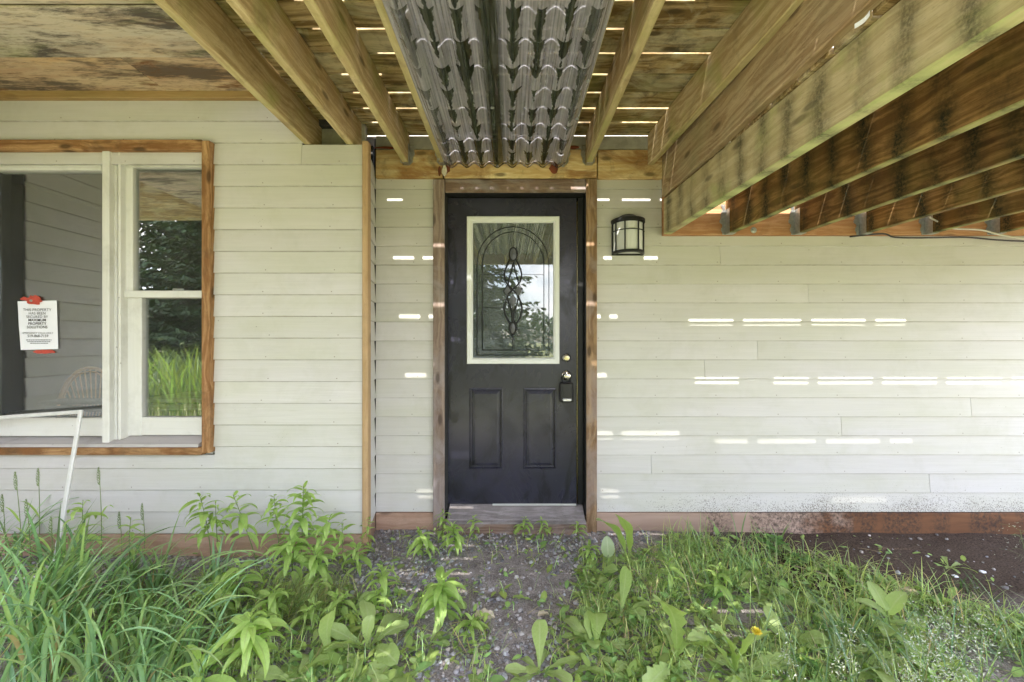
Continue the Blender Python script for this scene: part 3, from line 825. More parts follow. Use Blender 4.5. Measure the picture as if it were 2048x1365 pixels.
# fixed light on the left
wpart("frame", M['white_h'], 0, 203, 302, 322, YL + 0.012, 0.05, xl=-3.1)
wpart("frame", M['white_h'], 0, 203, 320, 341, YL + 0.026, 0.05, xl=-3.1)
wpart("frame", M['white_h'], 0, 210, 836, 873, YL + 0.026, 0.05, xl=-3.1)
wpart("mullion", M['white'], 203.5, 218, 301, 889, YL - 0.012, 0.07)
wpart("mullion", M['white'], 218, 234, 302, 886, YL + 0.020, 0.06)
wpart("mullion", M['white'], 235.5, 241, 304, 880, YL + 0.004, 0.07)
# sash on the right: upper and lower
ys1 = YL + 0.035
up = wpart("sash", M['white_h'], 241, 403, 303, 335, ys1, 0.035)
wpart("sash", M['white'], 241.5, 265.5, 334, 596, ys1 + .001, 0.035)
wpart("sash", M['white_h'], 247, 405, 581.5, 595.5, ys1 - 0.008, 0.04)
wpart("sash", M['white'], 247.5, 283, 596, 872, ys1 + 0.014, 0.035)
wpart("sash", M['white_h'], 283, 406, 835, 871, ys1 + 0.015, 0.035)
wpart("glazing_bead", M['white'], 265.6, 268.5, 335.5, 581, ys1 + 0.010, 0.02, 0.001)
wpart("glazing_bead", M['white'], 283.2, 286, 597, 834.5, ys1 + 0.024, 0.02, 0.001)
wpart("sash_lock", M['galv'], 344, 364, 577, 582, ys1 - 0.004, 0.02, 0.004)
# sill boards
mb = MB(); mb.prism([(YL - 0.030, Z(895, YL - .03)), (YL - 0.030, Z(889, YL - .03)), (YL + 0.07, Z(872, YL + .05)), (YL + 0.07, Z(895, YL - .03))], 'X', -3.1, X(404, YL))
obj("sill", mb, M['sill'], win)
def pane(px0, px1, py0, py1, y, mat, xl=None, parent=None):
    mb = MB()
    x0 = xl if xl is not None else X(px0, y)
    mb.box(x0, X(px1, y), y, y + 0.004, Z(py1, y), Z(py0, y), 0.0003)
    return obj("pane", mb, mat, parent or win)
pane(0, 206, 336, 842, YL + 0.055, M['glass'], xl=-3.1)
pane(262, 406, 330, 586, ys1 + 0.022, M['glass'])
pane(280, 410, 592, 840, ys1 + 0.036, M['glass'])
# jamb closing the reveal on the right
bx("frame", M['white'], win, X(404, YL), X(420, YL), YL + 0.022, YL + 0.12, ZWIN_B + .002, ZWIN_T - .002)
# room behind
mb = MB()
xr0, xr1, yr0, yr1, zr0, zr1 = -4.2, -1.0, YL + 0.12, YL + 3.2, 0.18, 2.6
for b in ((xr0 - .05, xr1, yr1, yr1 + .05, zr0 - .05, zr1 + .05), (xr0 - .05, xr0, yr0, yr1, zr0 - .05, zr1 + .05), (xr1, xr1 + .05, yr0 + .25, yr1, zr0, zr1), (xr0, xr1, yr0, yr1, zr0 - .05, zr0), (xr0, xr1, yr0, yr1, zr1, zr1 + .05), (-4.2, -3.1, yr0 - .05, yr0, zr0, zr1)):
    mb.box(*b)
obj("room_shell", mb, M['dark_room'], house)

# --- door
ys = YD + 0.062
def dz(py, y=ys): return Z(py, y)
def dx(px, y=ys): return X(px, y)
mb = MB()
# slab built as stiles and rails round the two recessed panels and the light
SL0, SL1, ST, SB = dx(896), dx(1153), dz(397), dz(1008)
holes = [(dx(936), dx(1116), dz(726), dz(436)), (dx(938), dx(1006), dz(938.5), dz(776)), (dx(1046), dx(1112.5), dz(938.5), dz(776))]
xs = sorted({SL0, SL1, *[h[0] for h in holes], *[h[1] for h in holes]})
zz = sorted({SB, ST, *[h[2] for h in holes], *[h[3] for h in holes]})
V = {}; vl = []; fl = []
def vid(x, z):
    if (x, z) not in V:
        V[(x, z)] = len(vl); vl.append(Vector((x, ys, z)))
    return V[(x, z)]
for i in range(len(xs) - 1):
    for j in range(len(zz) - 1):
        cx_, cz_ = (xs[i] + xs[i + 1]) / 2, (zz[j] + zz[j + 1]) / 2
        if any(h[0] < cx_ < h[1] and h[2] < cz_ < h[3] for h in holes): continue
        fl.append((vid(xs[i], zz[j]), vid(xs[i + 1], zz[j]), vid(xs[i + 1], zz[j + 1]), vid(xs[i], zz[j + 1])))
mb.add(vl, fl)
mb.add([Vector((SL0, ys, SB)), Vector((SL0, ys, ST)), Vector((SL0, ys + .045, ST)), Vector((SL0, ys + .045, SB)),
        Vector((SL1, ys, SB)), Vector((SL1, ys, ST)), Vector((SL1, ys + .045, ST)), Vector((SL1, ys + .045, SB))],
       [(0, 1, 2, 3), (4, 7, 6, 5), (1, 5, 6, 2), (0, 3, 7, 4)])
door = obj("door", mb, M['door'], house)
def moulded_panel(x0, x1, z0, z1):
    """pressed steel panel: quirk, ogee, bevel and raised field"""
    mb = MB()
    rings = [(0, 0), (0.004, -0.003), (0.010, -0.004), (0.014, 0.009), (0.020, 0.010), (0.024, 0.005), (0.042, -0.0015), (0.046, -0.0015)]
    V = []
    for (ins, dy) in rings:
        V += [Vector((x0 + ins, ys + dy, z0 + ins)), Vector((x1 - ins, ys + dy, z0 + ins)), Vector((x1 - ins, ys + dy, z1 - ins)), Vector((x0 + ins, ys + dy, z1 - ins))]
    Fc = []
    for r in range(len(rings) - 1):
        for k in range(4):
            Fc.append((r * 4 + k, r * 4 + (k + 1) % 4, (r + 1) * 4 + (k + 1) % 4, (r + 1) * 4 + k))
    b = (len(rings) - 1) * 4
    Fc.append((b, b + 1, b + 2, b + 3))
    mb.add(V, Fc)
    return obj("door_panel", mb, M['door'], door)
for h in holes[1:]: moulded_panel(*h)
# white moulding round the light
mb = MB()
x0, x1, z0, z1 = dx(934), dx(1118.5), dz(728), dz(434)
rings = [(0, 0.002), (0, -0.010), (0.006, -0.013), (0.026, -0.012), (0.030, -0.008), (0.034, -0.008), (0.041, 0.004), (0.041, 0.012)]
V = []
for (ins, dy) in rings:
    V += [Vector((x0 + ins, ys + dy, z0 + ins)), Vector((x1 - ins, ys + dy, z0 + ins)), Vector((x1 - ins, ys + dy, z1 - ins)), Vector((x0 + ins, ys + dy, z1 - ins))]
Fc = [(r * 4 + k, r * 4 + (k + 1) % 4, (r + 1) * 4 + (k + 1) % 4, (r + 1) * 4 + k) for r in range(len(rings) - 1) for k in range(4)]
mb.add(V, Fc)
obj("glass_frame", mb, M['white_frame'], door)
yg = ys + 0.006
mb = MB(); mb.box(dx(944), dx(1109), yg, yg + 0.004, dz(719), dz(444), 0.0003)
obj("pane", mb, M['door_glass'], door)
bx("inner_blind", M['dark_room'], door, dx(936), dx(1116), yg + 0.036, yg + 0.038, dz(726), dz(436), 0.0005)
# lead pattern
def zx(zx_, zy_): return Vector((dx(900 + zx_ / 3.792, yg), yg - 0.0022, dz(400 + zy_ / 3.792, yg)))
def arch(x0, x1, spring, top, bottom):
    pts = [zx(x0, bottom), zx(x0, spring)]
    c = (x0 + x1) / 2; rx = (x1 - x0) / 2; ry = spring - top
    for i in range(1, 20):
        a = pi - pi * i / 20
        pts.append(zx(c + rx * cos(a), spring - ry * sin(a)))
    return pts + [zx(x1, spring), zx(x1, bottom), zx(x0, bottom)]
mb = MB()
for pts in (arch(205, 750, 490, 205, 1178), arch(245, 712, 490, 243, 1140)): mb.tube(pts, 0.0030, 6)
for pts, r in (([(480, 248), (480, 362)], .0018), ([(476, 1018), (476, 1140)], .0032), ([(245, 565), (410, 566)], .0022), ([(545, 566), (712, 568)], .0013),
               ([(245, 820), (412, 820)], .0022), ([(542, 820), (712, 820)], .0013)):
    mb.tube([zx(*p) for p in pts], r, 6)
def spline(pts, n=8):
    out = []
    P = [pts[0]] + pts + [pts[-1]]
    for i in range(1, len(P) - 2):
        for k in range(n):
            t = k / n
            q = []
            for d in range(2):
                a, b, c, e = P[i - 1][d], P[i][d], P[i + 1][d], P[i + 2][d]
                q.append(0.5 * (2 * b + (c - a) * t + (2 * a - 5 * b + 4 * c - e) * t * t + (3 * b - a - 3 * c + e) * t ** 3))
            out.append(tuple(q))
    out.append(pts[-1])
    return out
def ell(cx_, cy_, rx, ry, n=20): return [(cx_ + rx * cos(2 * pi * i / n), cy_ + ry * sin(2 * pi * i / n)) for i in range(n + 1)]
for pts, r in ((ell(480, 412, 29, 50), .0026), (ell(477, 973, 25, 46), .0040),
               (spline([(462, 450), (428, 510), (413, 565), (425, 625), (470, 675), (505, 712)]), .0036),
               (spline([(500, 450), (528, 510), (543, 565), (530, 625), (485, 670), (440, 715)]), .0030),
               (spline([(482, 470), (466, 540), (448, 600), (440, 650)]), .0034),
               (spline([(484, 470), (494, 540), (512, 600), (522, 640)]), .0024),
               (spline([(440, 725), (416, 790), (412, 840), (432, 900), (455, 940)]), .0036),
               (spline([(515, 725), (540, 790), (544, 840), (528, 900), (500, 940)]), .0036),
               (spline([(432, 740), (452, 800), (470, 850), (476, 930)]), .0042),
               (spline([(520, 740), (505, 800), (488, 850), (478, 930)]), .0036),
               ([(437, 642), (468, 694), (437, 740), (404, 694), (437, 642)], .0024), ([(520, 635), (556, 692), (520, 748), (484, 692), (520, 635)], .0014)):
    mb.tube([zx(*p) for p in pts], r * 1.8, 6)
obj("lead_came", mb, M['lead'], door, True)
mb = MB()
for pts in (ell(480, 412, 24, 44, 14)[:-1], [(437, 652), (462, 694), (437, 730), (412, 694)], [(520, 648), (548, 692), (520, 735), (492, 692)], ell(477, 973, 18, 36, 14)[:-1], [(476, 720), (508, 752), (478, 835), (446, 752)]):
    P = [zx(*p) + Vector((0, 0.0008, 0)) for p in pts]
    c = sum(P, Vector()) / len(P) + Vector((0, -0.003, 0))
    mb = MB(); mb.add(P + [c], [(i, (i + 1) % len(P), len(P)) for i in range(len(P))])
    obj("bevelled_glass", mb, M['bevel_glass'], door)
# lock furniture
mb = MB(); mb.lathe([(0.031, 0), (0.031, 0.006), (0.027, 0.010), (0.024, 0.022), (0.018, 0.026), (0, 0.026)], (dx(1132.5), ys, dz(716)), 'Y', 24)
obj("deadbolt", mb, M['chrome'], door, True)
mb = MB(); mb.lathe([(0.0165, 0.0262), (0.0165, 0.029), (0.015, 0.030), (0, 0.030)], (dx(1132.5), ys, dz(716)), 'Y', 20)
mb.box(dx(1132.5) - .0014, dx(1132.5) + .0014, ys - .0312, ys - .0302, dz(716) - .006, dz(716) + .006, 0.0003)
obj("keyhole", mb, M['brass'], door, True)
mb = MB(); mb.lathe([(0.034, 0), (0.033, 0.005), (0.026, 0.012), (0.013, 0.015), (0.012, 0.030), (0.022, 0.036), (0.0265, 0.048), (0.025, 0.060), (0.018, 0.066), (0, 0.067)], (dx(1132.5), ys, dz(751)), 'Y', 24)
obj("door_knob", mb, M['chrome'], door, True)
# jamb, stop, weather strip
bx("door_jamb", M['jamb'], house, X(889, YD - .02), X(891.5, YD - .02) - 0.002, YD - 0.018, YD + 0.13, 0.10, Z(386, YD))
mb = MB()
mb.box(X(1170, YD), X(1174, YD), YD - 0.018, YD + 0.13, 0.10, Z(386, YD))
mb.box(SL1 + 0.010, X(1170, YD) + .001, ys + 0.006, ys + .05, 0.10, ST + .02)
obj("door_jamb", mb, M['jamb'], house)
mb = MB(); mb.box(X(891, YD), X(1171, YD), YD - 0.018, ys + 0.05, ST + 0.006, Z(384.5, YD))
obj("door_jamb", mb, M['jamb'], house)
bx("weather_strip", M['jamb'], house, SL0 - 0.026, SL0 - 0.004, ys + 0.008, ys + 0.04, 0.10, ST + .004, 0.002)
bx("weather_strip", M['brass'], house, SL1 + 0.0045, SL1 + 0.0065, ys + 0.004, ys + 0.03, 0.12, ST - .02, 0.0004)
bx("wall_sheathing", M['jamb'], house, -0.48, 0.62, YD + 0.16, YD + 0.18, 0, ZE + 1.1)
# casing
yk = YD - 0.026
bx("door_casing", M['grey_z'], house, X(866, yk), X(889, yk), yk, YD + 0.03, -0.01, Z(358.5, yk) , 0.003)
bx("door_casing", M['grey_x'], house, X(889.8, yk), X(1172, yk), yk + 0.004, YD + 0.03, Z(385, yk), Z(358, yk), 0.003)
bx("door_casing", M['brown_z'], house, X(1172.6, yk), X(1194, yk), yk - 0.003, YD + 0.03, -0.01, Z(358, yk), 0.003)
# threshold
mb = MB(); zt = SB - 0.006
mb.prism([(YD - 0.075, 0.072), (YD - 0.075, 0.082), (YD - 0.03, 0.094), (ys + 0.01, zt), (ys + 0.05, zt), (ys + 0.05, 0.072)], 'X', X(896, YD), X(1168, YD))
for i in range(7):
    y0 = YD - 0.05 + i * 0.015; zz0 = 0.0815 + (y0 - YD + .075) * 0.25
    mb.box(X(897, YD), X(1167, YD), y0, y0 + 0.005, zz0, zz0 + 0.006, 0.001)
obj("threshold", mb, M['threshold'], house)
bx("threshold_strip", M['alu'], house, dx(985), dx(1152), ys - 0.02, ys - 0.001, zt + 0.001, zt + 0.009, 0.002)
bx("door_step", M['grey_x'], house, X(889.5, YD), X(1171, YD), YD - 0.058, YD + 0.03, -0.02, 0.070, 0.004)

# ------------------------------------------------------------------ wall lantern
lx, lz0, lz1 = 0.7725, Z(508, YD - .03), Z(438, YD - .05)
lan = thing("wall_lantern", "black half-round caged wall lantern with white glass right of the door", "lamp", (lx, YD, lz0))
def arc(r, th0, th1, n, z, sq=1.0, y0=YD - 0.002):
    return [Vector((lx + r * sin(radians(th0 + (th1 - th0) * i / n)), y0 - r * sq * cos(radians(th0 + (th1 - th0) * i / n)), z)) for i in range(n + 1)]
def band(mb, r0, r1, z0, z1, n=18):
    V = []
    for r, z in ((r1, z0), (r1, z1), (r0, z1), (r0, z0)): V += arc(r, -90, 90, n, z)
    m = n + 1
    Fc = [(a * m + i, a * m + i + 1, b * m + i + 1, b * m + i) for a, b in ((0, 1), (1, 2), (2, 3), (3, 0)) for i in range(n)]
    Fc += [(0, m, 2 * m, 3 * m), (n, 3 * m + n, 2 * m + n, m + n)]
    mb.add(V, Fc)
mb = MB(); band(mb, 0.084, 0.107, lz0, lz0 + 0.016); band(mb, 0.084, 0.107, lz0 - 0.001, lz0 + 0.0005)
mb.box(lx - .107, lx + .107, YD - 0.006, YD + 0.001, lz0 - 0.006, lz0 + 0.012, 0.002)
obj("bottom_rim", mb, M['black_metal'], lan)
mb = MB(); band(mb, 0.05, 0.112, lz1 - 0.018, lz1); band(mb, 0.05, 0.106, lz1 - 0.026, lz1 - .018)
obj("top_rim", mb, M['black_metal'], lan)
mb = MB()
V = []; rings = [(0.104, 0.001), (0.085, 0.006), (0.070, 0.012), (0.060, 0.024), (0.045, 0.033), (0.022, 0.039), (0.001, 0.041)]
n = 16
for r, h in rings: V += arc(r, -90, 90, n, lz1 + h)
mb.add(V, [(a * (n + 1) + i, a * (n + 1) + i + 1, (a + 1) * (n + 1) + i + 1, (a + 1) * (n + 1) + i) for a in range(len(rings) - 1) for i in range(n)])
obj("cap", mb, M['black_metal'], lan, True)
for th in (-88, -62, -25, 25, 62, 88):
    p = arc(0.1035, th, th, 1, 0)[0]
    mb = MB(); mb.tube([(p.x, p.y, lz0 + .008), (p.x, p.y, lz1 - .01)], 0.0048, 6)
    obj("upright_bar", mb, M['black_metal'], lan)
mb = MB(); zr = Z(458, YD - 0.1); mb.tube(arc(0.106, -90, 90, 18, zr), 0.0032, 6)
obj("ring_bar", mb, M['black_metal'], lan)
mb = MB(); V = arc(0.096, -90, 90, 20, lz0 + .006) + arc(0.096, -90, 90, 20, lz1 - .02)
mb.add(V, [(i, i + 1, 22 + i, 21 + i) for i in range(20)])
V = arc(0.096, -90, 90, 20, lz0 + .006); mb.add(V, [tuple(range(21))])
obj("glass_shade", mb, M['opal'], lan, True)
bx("back_plate", M['black_metal'], lan, lx - 0.104, lx + 0.104, YD - 0.004, YD + 0.004, lz0 + 0.012, lz1 - .005, 0.001)

# ------------------------------------------------------------------ upper deck
UZ = ZE + 1.372           # underside of the boards
JB = ZE + 1.169           # underside of the joists
YBACK = -0.55          # front edge of the upper deck
YLOW = 0.05           # front edge of the lower deck
deck = thing("deck", "raised wooden deck overhead with slatted floor and tan joists above the door", "deck", (0, YBACK, 0))
bx("joist", M['joist'], deck, -1.236, -1.196, YBACK, 2.519, JB, UZ - 0.001, 0.004)
bx("joist", M['joist'], deck, -0.986, -0.946, YBACK, 2.519, JB, UZ - 0.001, 0.004)
for x0 in (-0.720, -0.478, -0.112, 0.315, 0.490):
    bx("joist", M['joist'], deck, x0, x0 + 0.039, YBACK, YD - 0.018, JB, UZ - 0.001, 0.004)
    # galvanised hanger: stirrup plus bent flange
    mb = MB()
    xr = x0 + 0.0395
    mb.box(x0 - 0.002, xr + 0.0015, YD - 0.062, YD - 0.0185, JB - 0.0025, JB - 0.0006, 0.0005)
    mb.box(xr + 0.0004, xr + 0.002, YD - 0.060, YD - 0.0185, JB - 0.002, JB + 0.125, 0.0005)
    pts = [(xr + .002, JB), (xr + .022, JB + .02), (xr + .020, JB + .045), (xr + .034, JB + .07), (xr + .030, JB + .1), (xr + .036, JB + .128), (xr + .002, JB + .125)]
    mb.prism(pts, 'Y', YD - 0.0205, YD - 0.0185)
    mb.prism([(2 * x0 + 0.039 - a, b) for a, b in pts][::-1], 'Y', YD - 0.0205, YD - 0.0185)
    obj("joist_hanger", mb, M['galv'], deck)
def skew_beam(name, mat, parent, xw, slope, th, z0, z1, y0, y1, c=0.004):
    """a straight timber whose plan runs slightly askew: xw is its left face at the wall"""
    L = sqrt((y1 - y0) ** 2 + (slope * (y1 - y0)) ** 2)
    a = atan2(slope * (y1 - y0), (y1 - y0))
    m = Matrix.Translation(Vector((xw, y1, 0))) @ Matrix.Rotation(a, 4, 'Z')
    mb = MB(); mb.box(0, th, -L, 0, z0, z1, c, m)
    return obj(name, mb, mat, parent)
skew_beam("joist", M['joist'], deck, 0.900, 0.058, 0.040, JB - 0.002, UZ - 0.001, YBACK, YD - 0.020)
bx("beam", M['beam'], deck, 1.000, 1.040, YBACK, YD - 0.001, ZE + 0.950, ZE + 1.33, 0.004)
y1 = PHASE + PITCH - GAP
i = 0
BW = PITCH - GAP
first = True
y_edge = PHASE
# boards: the gap nearest the wall has its far edge at PHASE
yb = YD - 0.004
bx("deck_board", M['board'], deck, -1.19, 1.05, PHASE, yb, UZ, UZ + 0.026, 0.002)
y = PHASE - GAP
kb_ = 0
while y > YBACK:
    kb_ += 1
    g = (0.0, -.0005, .0018, .0036, .0030)[min(kb_ - 1, 4)] + R.uniform(-0.0008, 0.0008)
    g = -g if False else g
    xoff = R.uniform(-0.01, 0.01)
    bx("deck_board", M['board'], deck, -1.205 + xoff, 1.05 + xoff, y - BW - g, y, UZ + R.uniform(0, .0015), UZ + 0.026, 0.0025)
    y -= PITCH
bx("rim_board", M['joist'], deck, -1.25, 1.06, YBACK - 0.04, YBACK - 0.001, JB - 0.01, UZ + 0.02)
for x in (-1.2, 1.0):
    bx("post", M['beam'], deck, x - .07, x + .07, YBACK - 0.18, YBACK - 0.042, 0, JB + .1)

# ------------------------------------------------------------------ lower deck on the right
LZ = ZE + 0.940
LB = ZE + 0.704
low = thing("deck", "lower mossy wooden deck with dark stained joists right of the wall lantern", "deck", (2.5, YLOW, 0))
bx("ledger_board", M['ledger'], low, 1.0, 4.7, YD - 0.034, YD - 0.001, LB - 0.004, LZ + 0.02, 0.003)
skew_beam("joist", M['joist_green'], low, 1.000, 0.044, 0.052, LB, LZ - 0.001, YLOW, YD - 0.036)
for xw in (1.410, 1.865, 2.295, 2.725, 3.16, 3.6, 4.03, 4.45):
    skew_beam("joist", M['joist_dark'], low, xw, 0.060, 0.040, LB, LZ - 0.001, YLOW, YD - 0.036)
    mb = MB()
    yy = YD - 0.0365
    pts = [(xw - .002, LB - .004), (xw - .002, LZ - .04)]
    zt_ = LZ - .04
    for j in range(8):
        q = zt_ - (zt_ - LB - .01) * j / 7
        pts.append((xw - (0.030 if j % 2 == 0 else 0.022) - (0.010 if 2 < j < 5 else 0), q))
        pts.append((xw - (0.030 if j % 2 == 0 else 0.022) - (0.010 if 2 < j < 5 else 0), q - (zt_ - LB) / 16))
    mb.prism(pts, 'Y', yy, yy + 0.0016)
    mb.box(xw - 0.0018, xw - 0.0004, yy - 0.05, yy + .001, LB - .002, LB + 0.16, 0.0004)
    mb.box(xw - 0.0018, xw + 0.043, yy - 0.05, yy + .001, LB - .004, LB - 0.002, 0.0004)
    obj("joist_hanger", mb, M['galv'], low)
LPH = 2.372          # far edge of a gap of the lower deck
y = LPH
ysegs = []
yy = LPH + PITCH - GAP
edges = []
y = LPH - GAP
k = 0
bx("deck_board", M['board'], low, 1.02, 4.7, LPH, LPH + BW + .0105, LZ, LZ + 0.026, 0.003)
bx("deck_board", M['board'], low, 1.02, 4.7, LPH + BW + .012, YD - 0.036 - 0.044, LZ, LZ + 0.026, 0.003)
while y > YLOW:
    xo = R.uniform(-0.035, 0.02)
    mb = MB()
    x0 = 1.035 + 0.044 * (YD - y) - 0.055 + xo * 0.6
    k += 1
    g = (0.0003, .0040, .0048, .0062, .0044, .0062, .0062, .0040, .0062)[min(k - 1, 8)] + R.uniform(-.0004, .0004)
    mb.box(max(1.042, x0), 4.7 + xo, y - BW - g, y, LZ + R.uniform(0, .001), LZ + 0.026, 0.002)
    obj("deck_board", mb, M['board'], low)
    y -= PITCH
bx("rim_board", M['joist_dark'], low, 1.06, 4.8, YLOW - 0.04, YLOW - 0.001, LB, LZ + 0.02)
mb = MB(); mb.lathe([(0.020, 0), (0.020, 0.003), (0.011, 0.004), (0.011, 0.009), (0, 0.009)], (X(1507, YD - .034), YD - 0.034, Z(461, YD - .034)), 'Y', 16)
obj("bolt", mb, M['galv'], low)
for x in (1.2, 4.6):
    bx("post", M['beam'], low, x - .07, x + .07, YLOW - 0.18, YLOW - 0.042, 0, LB + .1)
# stapled paper tag on the beam between the decks
mb = MB()
P0 = Vector((X(1706, 1.05), 1.05, Z(58, 1.05)))
V = []
for i in range(6):
    t = i / 5
    for s in (0, 1):
        V.append(P0 + Vector((0.004 + 0.013 * sin(t * 1.6), -0.03 * t, 0.013 * s + 0.010 * t * t)))
mb.add(V, [(i * 2, i * 2 + 1, i * 2 + 3, i * 2 + 2) for i in range(5)])
V2 = [v + Vector((0.0006, 0, 0)) for v in V]; mb.add(V2, [(i * 2, i * 2 + 2, i * 2 + 3, i * 2 + 1) for i in range(5)])
lt = obj("lumber_tag", mb, M['paper'], None)
tag(lt, "small curled white lumber tag stapled between the two deck beams", "tag")

# ------------------------------------------------------------------ corrugated panel under the joists
def build_sheet():
    mb = MB()
    nx = 160
    y0, y1 = 0.2, YD - 0.045
    rows = 40
    th = 0.0012
    V = []
    for s in (0, 1):
        for j in range(rows + 1):
            yy = y0 + (y1 - y0) * j / rows
            for i in range(nx + 1):
                x = SX0 + (SX1 - SX0) * i / nx
                z = JB - 0.017 + 0.0135 * cos(2 * pi * (x - SX0) / WL) + s * th + 0.004 * mnoise.noise(Vector((x * 3, yy * 2, 4)))
                V.append(Vector((x, yy, z)))
    m = nx + 1; b = (rows + 1) * m
    Fc = []
    for j in range(rows):
        for i in range(nx):
            a = j * m + i
            Fc.append((a, a + m, a + m + 1, a + 1))
            Fc.append((b + a, b + a + 1, b + a + m + 1, b + a + m))
    for i in range(nx):
        Fc.append((i, i + 1, b + i + 1, b + i)); a = rows * m + i; Fc.append((a, b + a, b + a + 1, a + 1))
    for j in range(rows):
        a = j * m; Fc.append((a, b + a, b + a + m, a + m)); a += nx; Fc.append((a, a + m, b + a + m, b + a))
    mb.add(V, Fc)
    sh = thing("corrugated_panel", "clear corrugated plastic panel streaked with dark algae hung under the joists", "roof panel", (0, 1.5, JB - .03))
    obj("sheet", mb, M['sheet'], sh, True)
    for (x, yy) in ((-0.095, 2.60), (-0.095, 1.95), (0.333, 2.05), (0.333, 1.75), (0.333, 2.6), (-0.46, 2.5)):
        s = MB(); s.lathe([(0.009, 0.0), (0.009, -0.003), (0.005, -0.0055), (0, -0.0055)], (x, yy, JB - 0.031), 'Z', 10)
        obj("screw", s, M['galv'], sh)
build_sheet()
# unseen strips added over the deck gaps let the sun through only in places
mb = MB()
def block_gaps(deck_z, x0, x1, ys_, share, keep=()):
    for y in ys_:
        x = x0
        while x < x1:
            L = R.uniform(.05, .45)
            if R.random() < share and not any(a < x + L and x < b and abs(y - yy) < .02 for a, b, yy in keep):
                mb.box(x, x + L, y - .022, y + .008, deck_z + .0262, deck_z + .034, .003)
            x += L
block_gaps(UZ, -0.9, 1.0, [PHASE - PITCH * k for k in range(0, 1)], .25)
block_gaps(UZ, -0.9, 1.0, [PHASE - PITCH * k for k in range(1, 3)], .3)
block_gaps(UZ, -0.9, 1.0, [PHASE - PITCH * k for k in range(3, 9)], .5)
block_gaps(LZ, 2.55, 3.1, [LPH], 1.0)
block_gaps(LZ, 3.2, 4.6, [LPH], .5)
block_gaps(LZ, 1.1, 4.6, [LPH - PITCH], .12)
block_gaps(LZ, 1.1, 4.6, [LPH - PITCH * k for k in range(2, 4)], .5)
block_gaps(LZ, 1.1, 4.6, [LPH - PITCH * k for k in range(4, 15)], .6)
tag(obj("slit_blockers", mb, M['bark'], None, False, 'stuff'), "unseen strips added over the deck gaps to break up the sun slits", "leaf litter")

# ------------------------------------------------------------------ cables
def cable(pts, r, mat, label, y):
    mb = MB(); mb.tube([(X(a, yy), yy, Z(b, yy)) for a, b, yy in pts], r, 6)
    return tag(obj("cable", mb, mat, None, True), label, "cable")
def smooth3(pts, n=6):
    a = spline([(p[0], p[1]) for p in pts], n); b = spline([(p[2], 0) for p in pts], n)
    return [(p[0], p[1], q[0]) for p, q in zip(a, b)]
cable(smooth3([(1857, 434, 2.55), (1880, 446, 2.57), (1905, 457, 2.58), (1935, 459, 2.57), (1965, 461, 2.56), (2000, 470, 2.55), (2060, 480, 2.53), (2120, 484, 2.52)]), 0.0055, M['cable_white'], "slack white cable hanging below the lower deck joists", 2.5)
cable(smooth3([(1700, 474, 2.635), (1765, 468, 2.636), (1790, 475, 2.637), (1850, 476, 2.638), (1930, 475, 2.638), (1990, 480, 2.638), (2060, 483, 2.637), (2150, 480, 2.638)]), 0.005, M['cable_black'], "thin black cable clipped along the foot of the ledger", 2.6)

# ------------------------------------------------------------------ key lock box on the knob
kx = dx(1133, ys - .03)
kz = dz(785, ys - .03)
kb = thing("lock_box", "black key lock box hanging from the door knob", "lock box", (kx, ys - .03, kz))
mb = MB(); mb.box(kx - 0.044, kx + 0.044, ys - 0.052, ys - 0.010, kz - 0.066, kz + 0.066, 0.008)
obj("body", mb, M['black_plastic'], kb)
mb = MB(); mb.box(kx - 0.031, kx + 0.031, ys - 0.058, ys - 0.051, kz - 0.034, kz + 0.058, 0.005)
for i in range(6): mb.box(kx - 0.026 + i * 0.0092, kx - 0.022 + i * 0.0092, ys - 0.0605, ys - 0.0575, kz - 0.028, kz + 0.052, 0.001)
obj("cover", mb, M['black_plastic'], kb)
mb = MB(); mb.box(kx - 0.029, kx + 0.029, ys - 0.066, ys - 0.051, kz - 0.058, kz - 0.038, 0.005)
obj("latch", mb, M['silver'], kb)
mb = MB()
pts = [Vector((kx - 0.026, ys - 0.03, kz + 0.060)), Vector((kx - 0.027, ys - 0.031, kz + 0.10))]
for i in range(1, 8):
    a = pi - pi * i / 8
    pts.append(Vector((kx + 0.027 * cos(a), ys - 0.031, kz + 0.10 + 0.032 * sin(a))))
pts += [Vector((kx + 0.027, ys - 0.031, kz + 0.10)), Vector((kx + 0.026, ys - 0.03, kz + 0.060))]
mb.tube(pts, 0.0042, 8)
obj("shackle", mb, M['black_plastic'], kb, True)

# ------------------------------------------------------------------ paper notice on the window
yn = YL + 0.0535
notice = thing("paper_notice", "white printed notice stuck with red tape on the large window pane", "notice", (X(79, yn), yn, Z(650, yn)))
V = []
nx, nz = 8, 10
TL, TR, BR, BL = (35.6, 603), (114, 601.5), (117, 698.5), (42, 700.5)
for j in range(nz + 1):
    for i in range(nx + 1):
        u, v = i / nx, j / nz
        px = (TL[0] * (1 - u) + TR[0] * u) * (1 - v) + (BL[0] * (1 - u) + BR[0] * u) * v
        py = (TL[1] * (1 - u) + TR[1] * u) * (1 - v) + (BL[1] * (1 - u) + BR[1] * u) * v
        if i == 0: px += 2.2 * sin(v * pi) * 0.3
        V.append(Vector((X(px, yn), yn - 0.0012 - 0.0035 * (1 - u) * (1 - abs(2 * v - 1)) , Z(py, yn))))
mb = MB(); mb.add(V, [(j * (nx + 1) + i, (j + 1) * (nx + 1) + i, (j + 1) * (nx + 1) + i + 1, j * (nx + 1) + i + 1) for j in range(nz) for i in range(nx)])
obj("sheet", mb, M['paper'], notice, True)
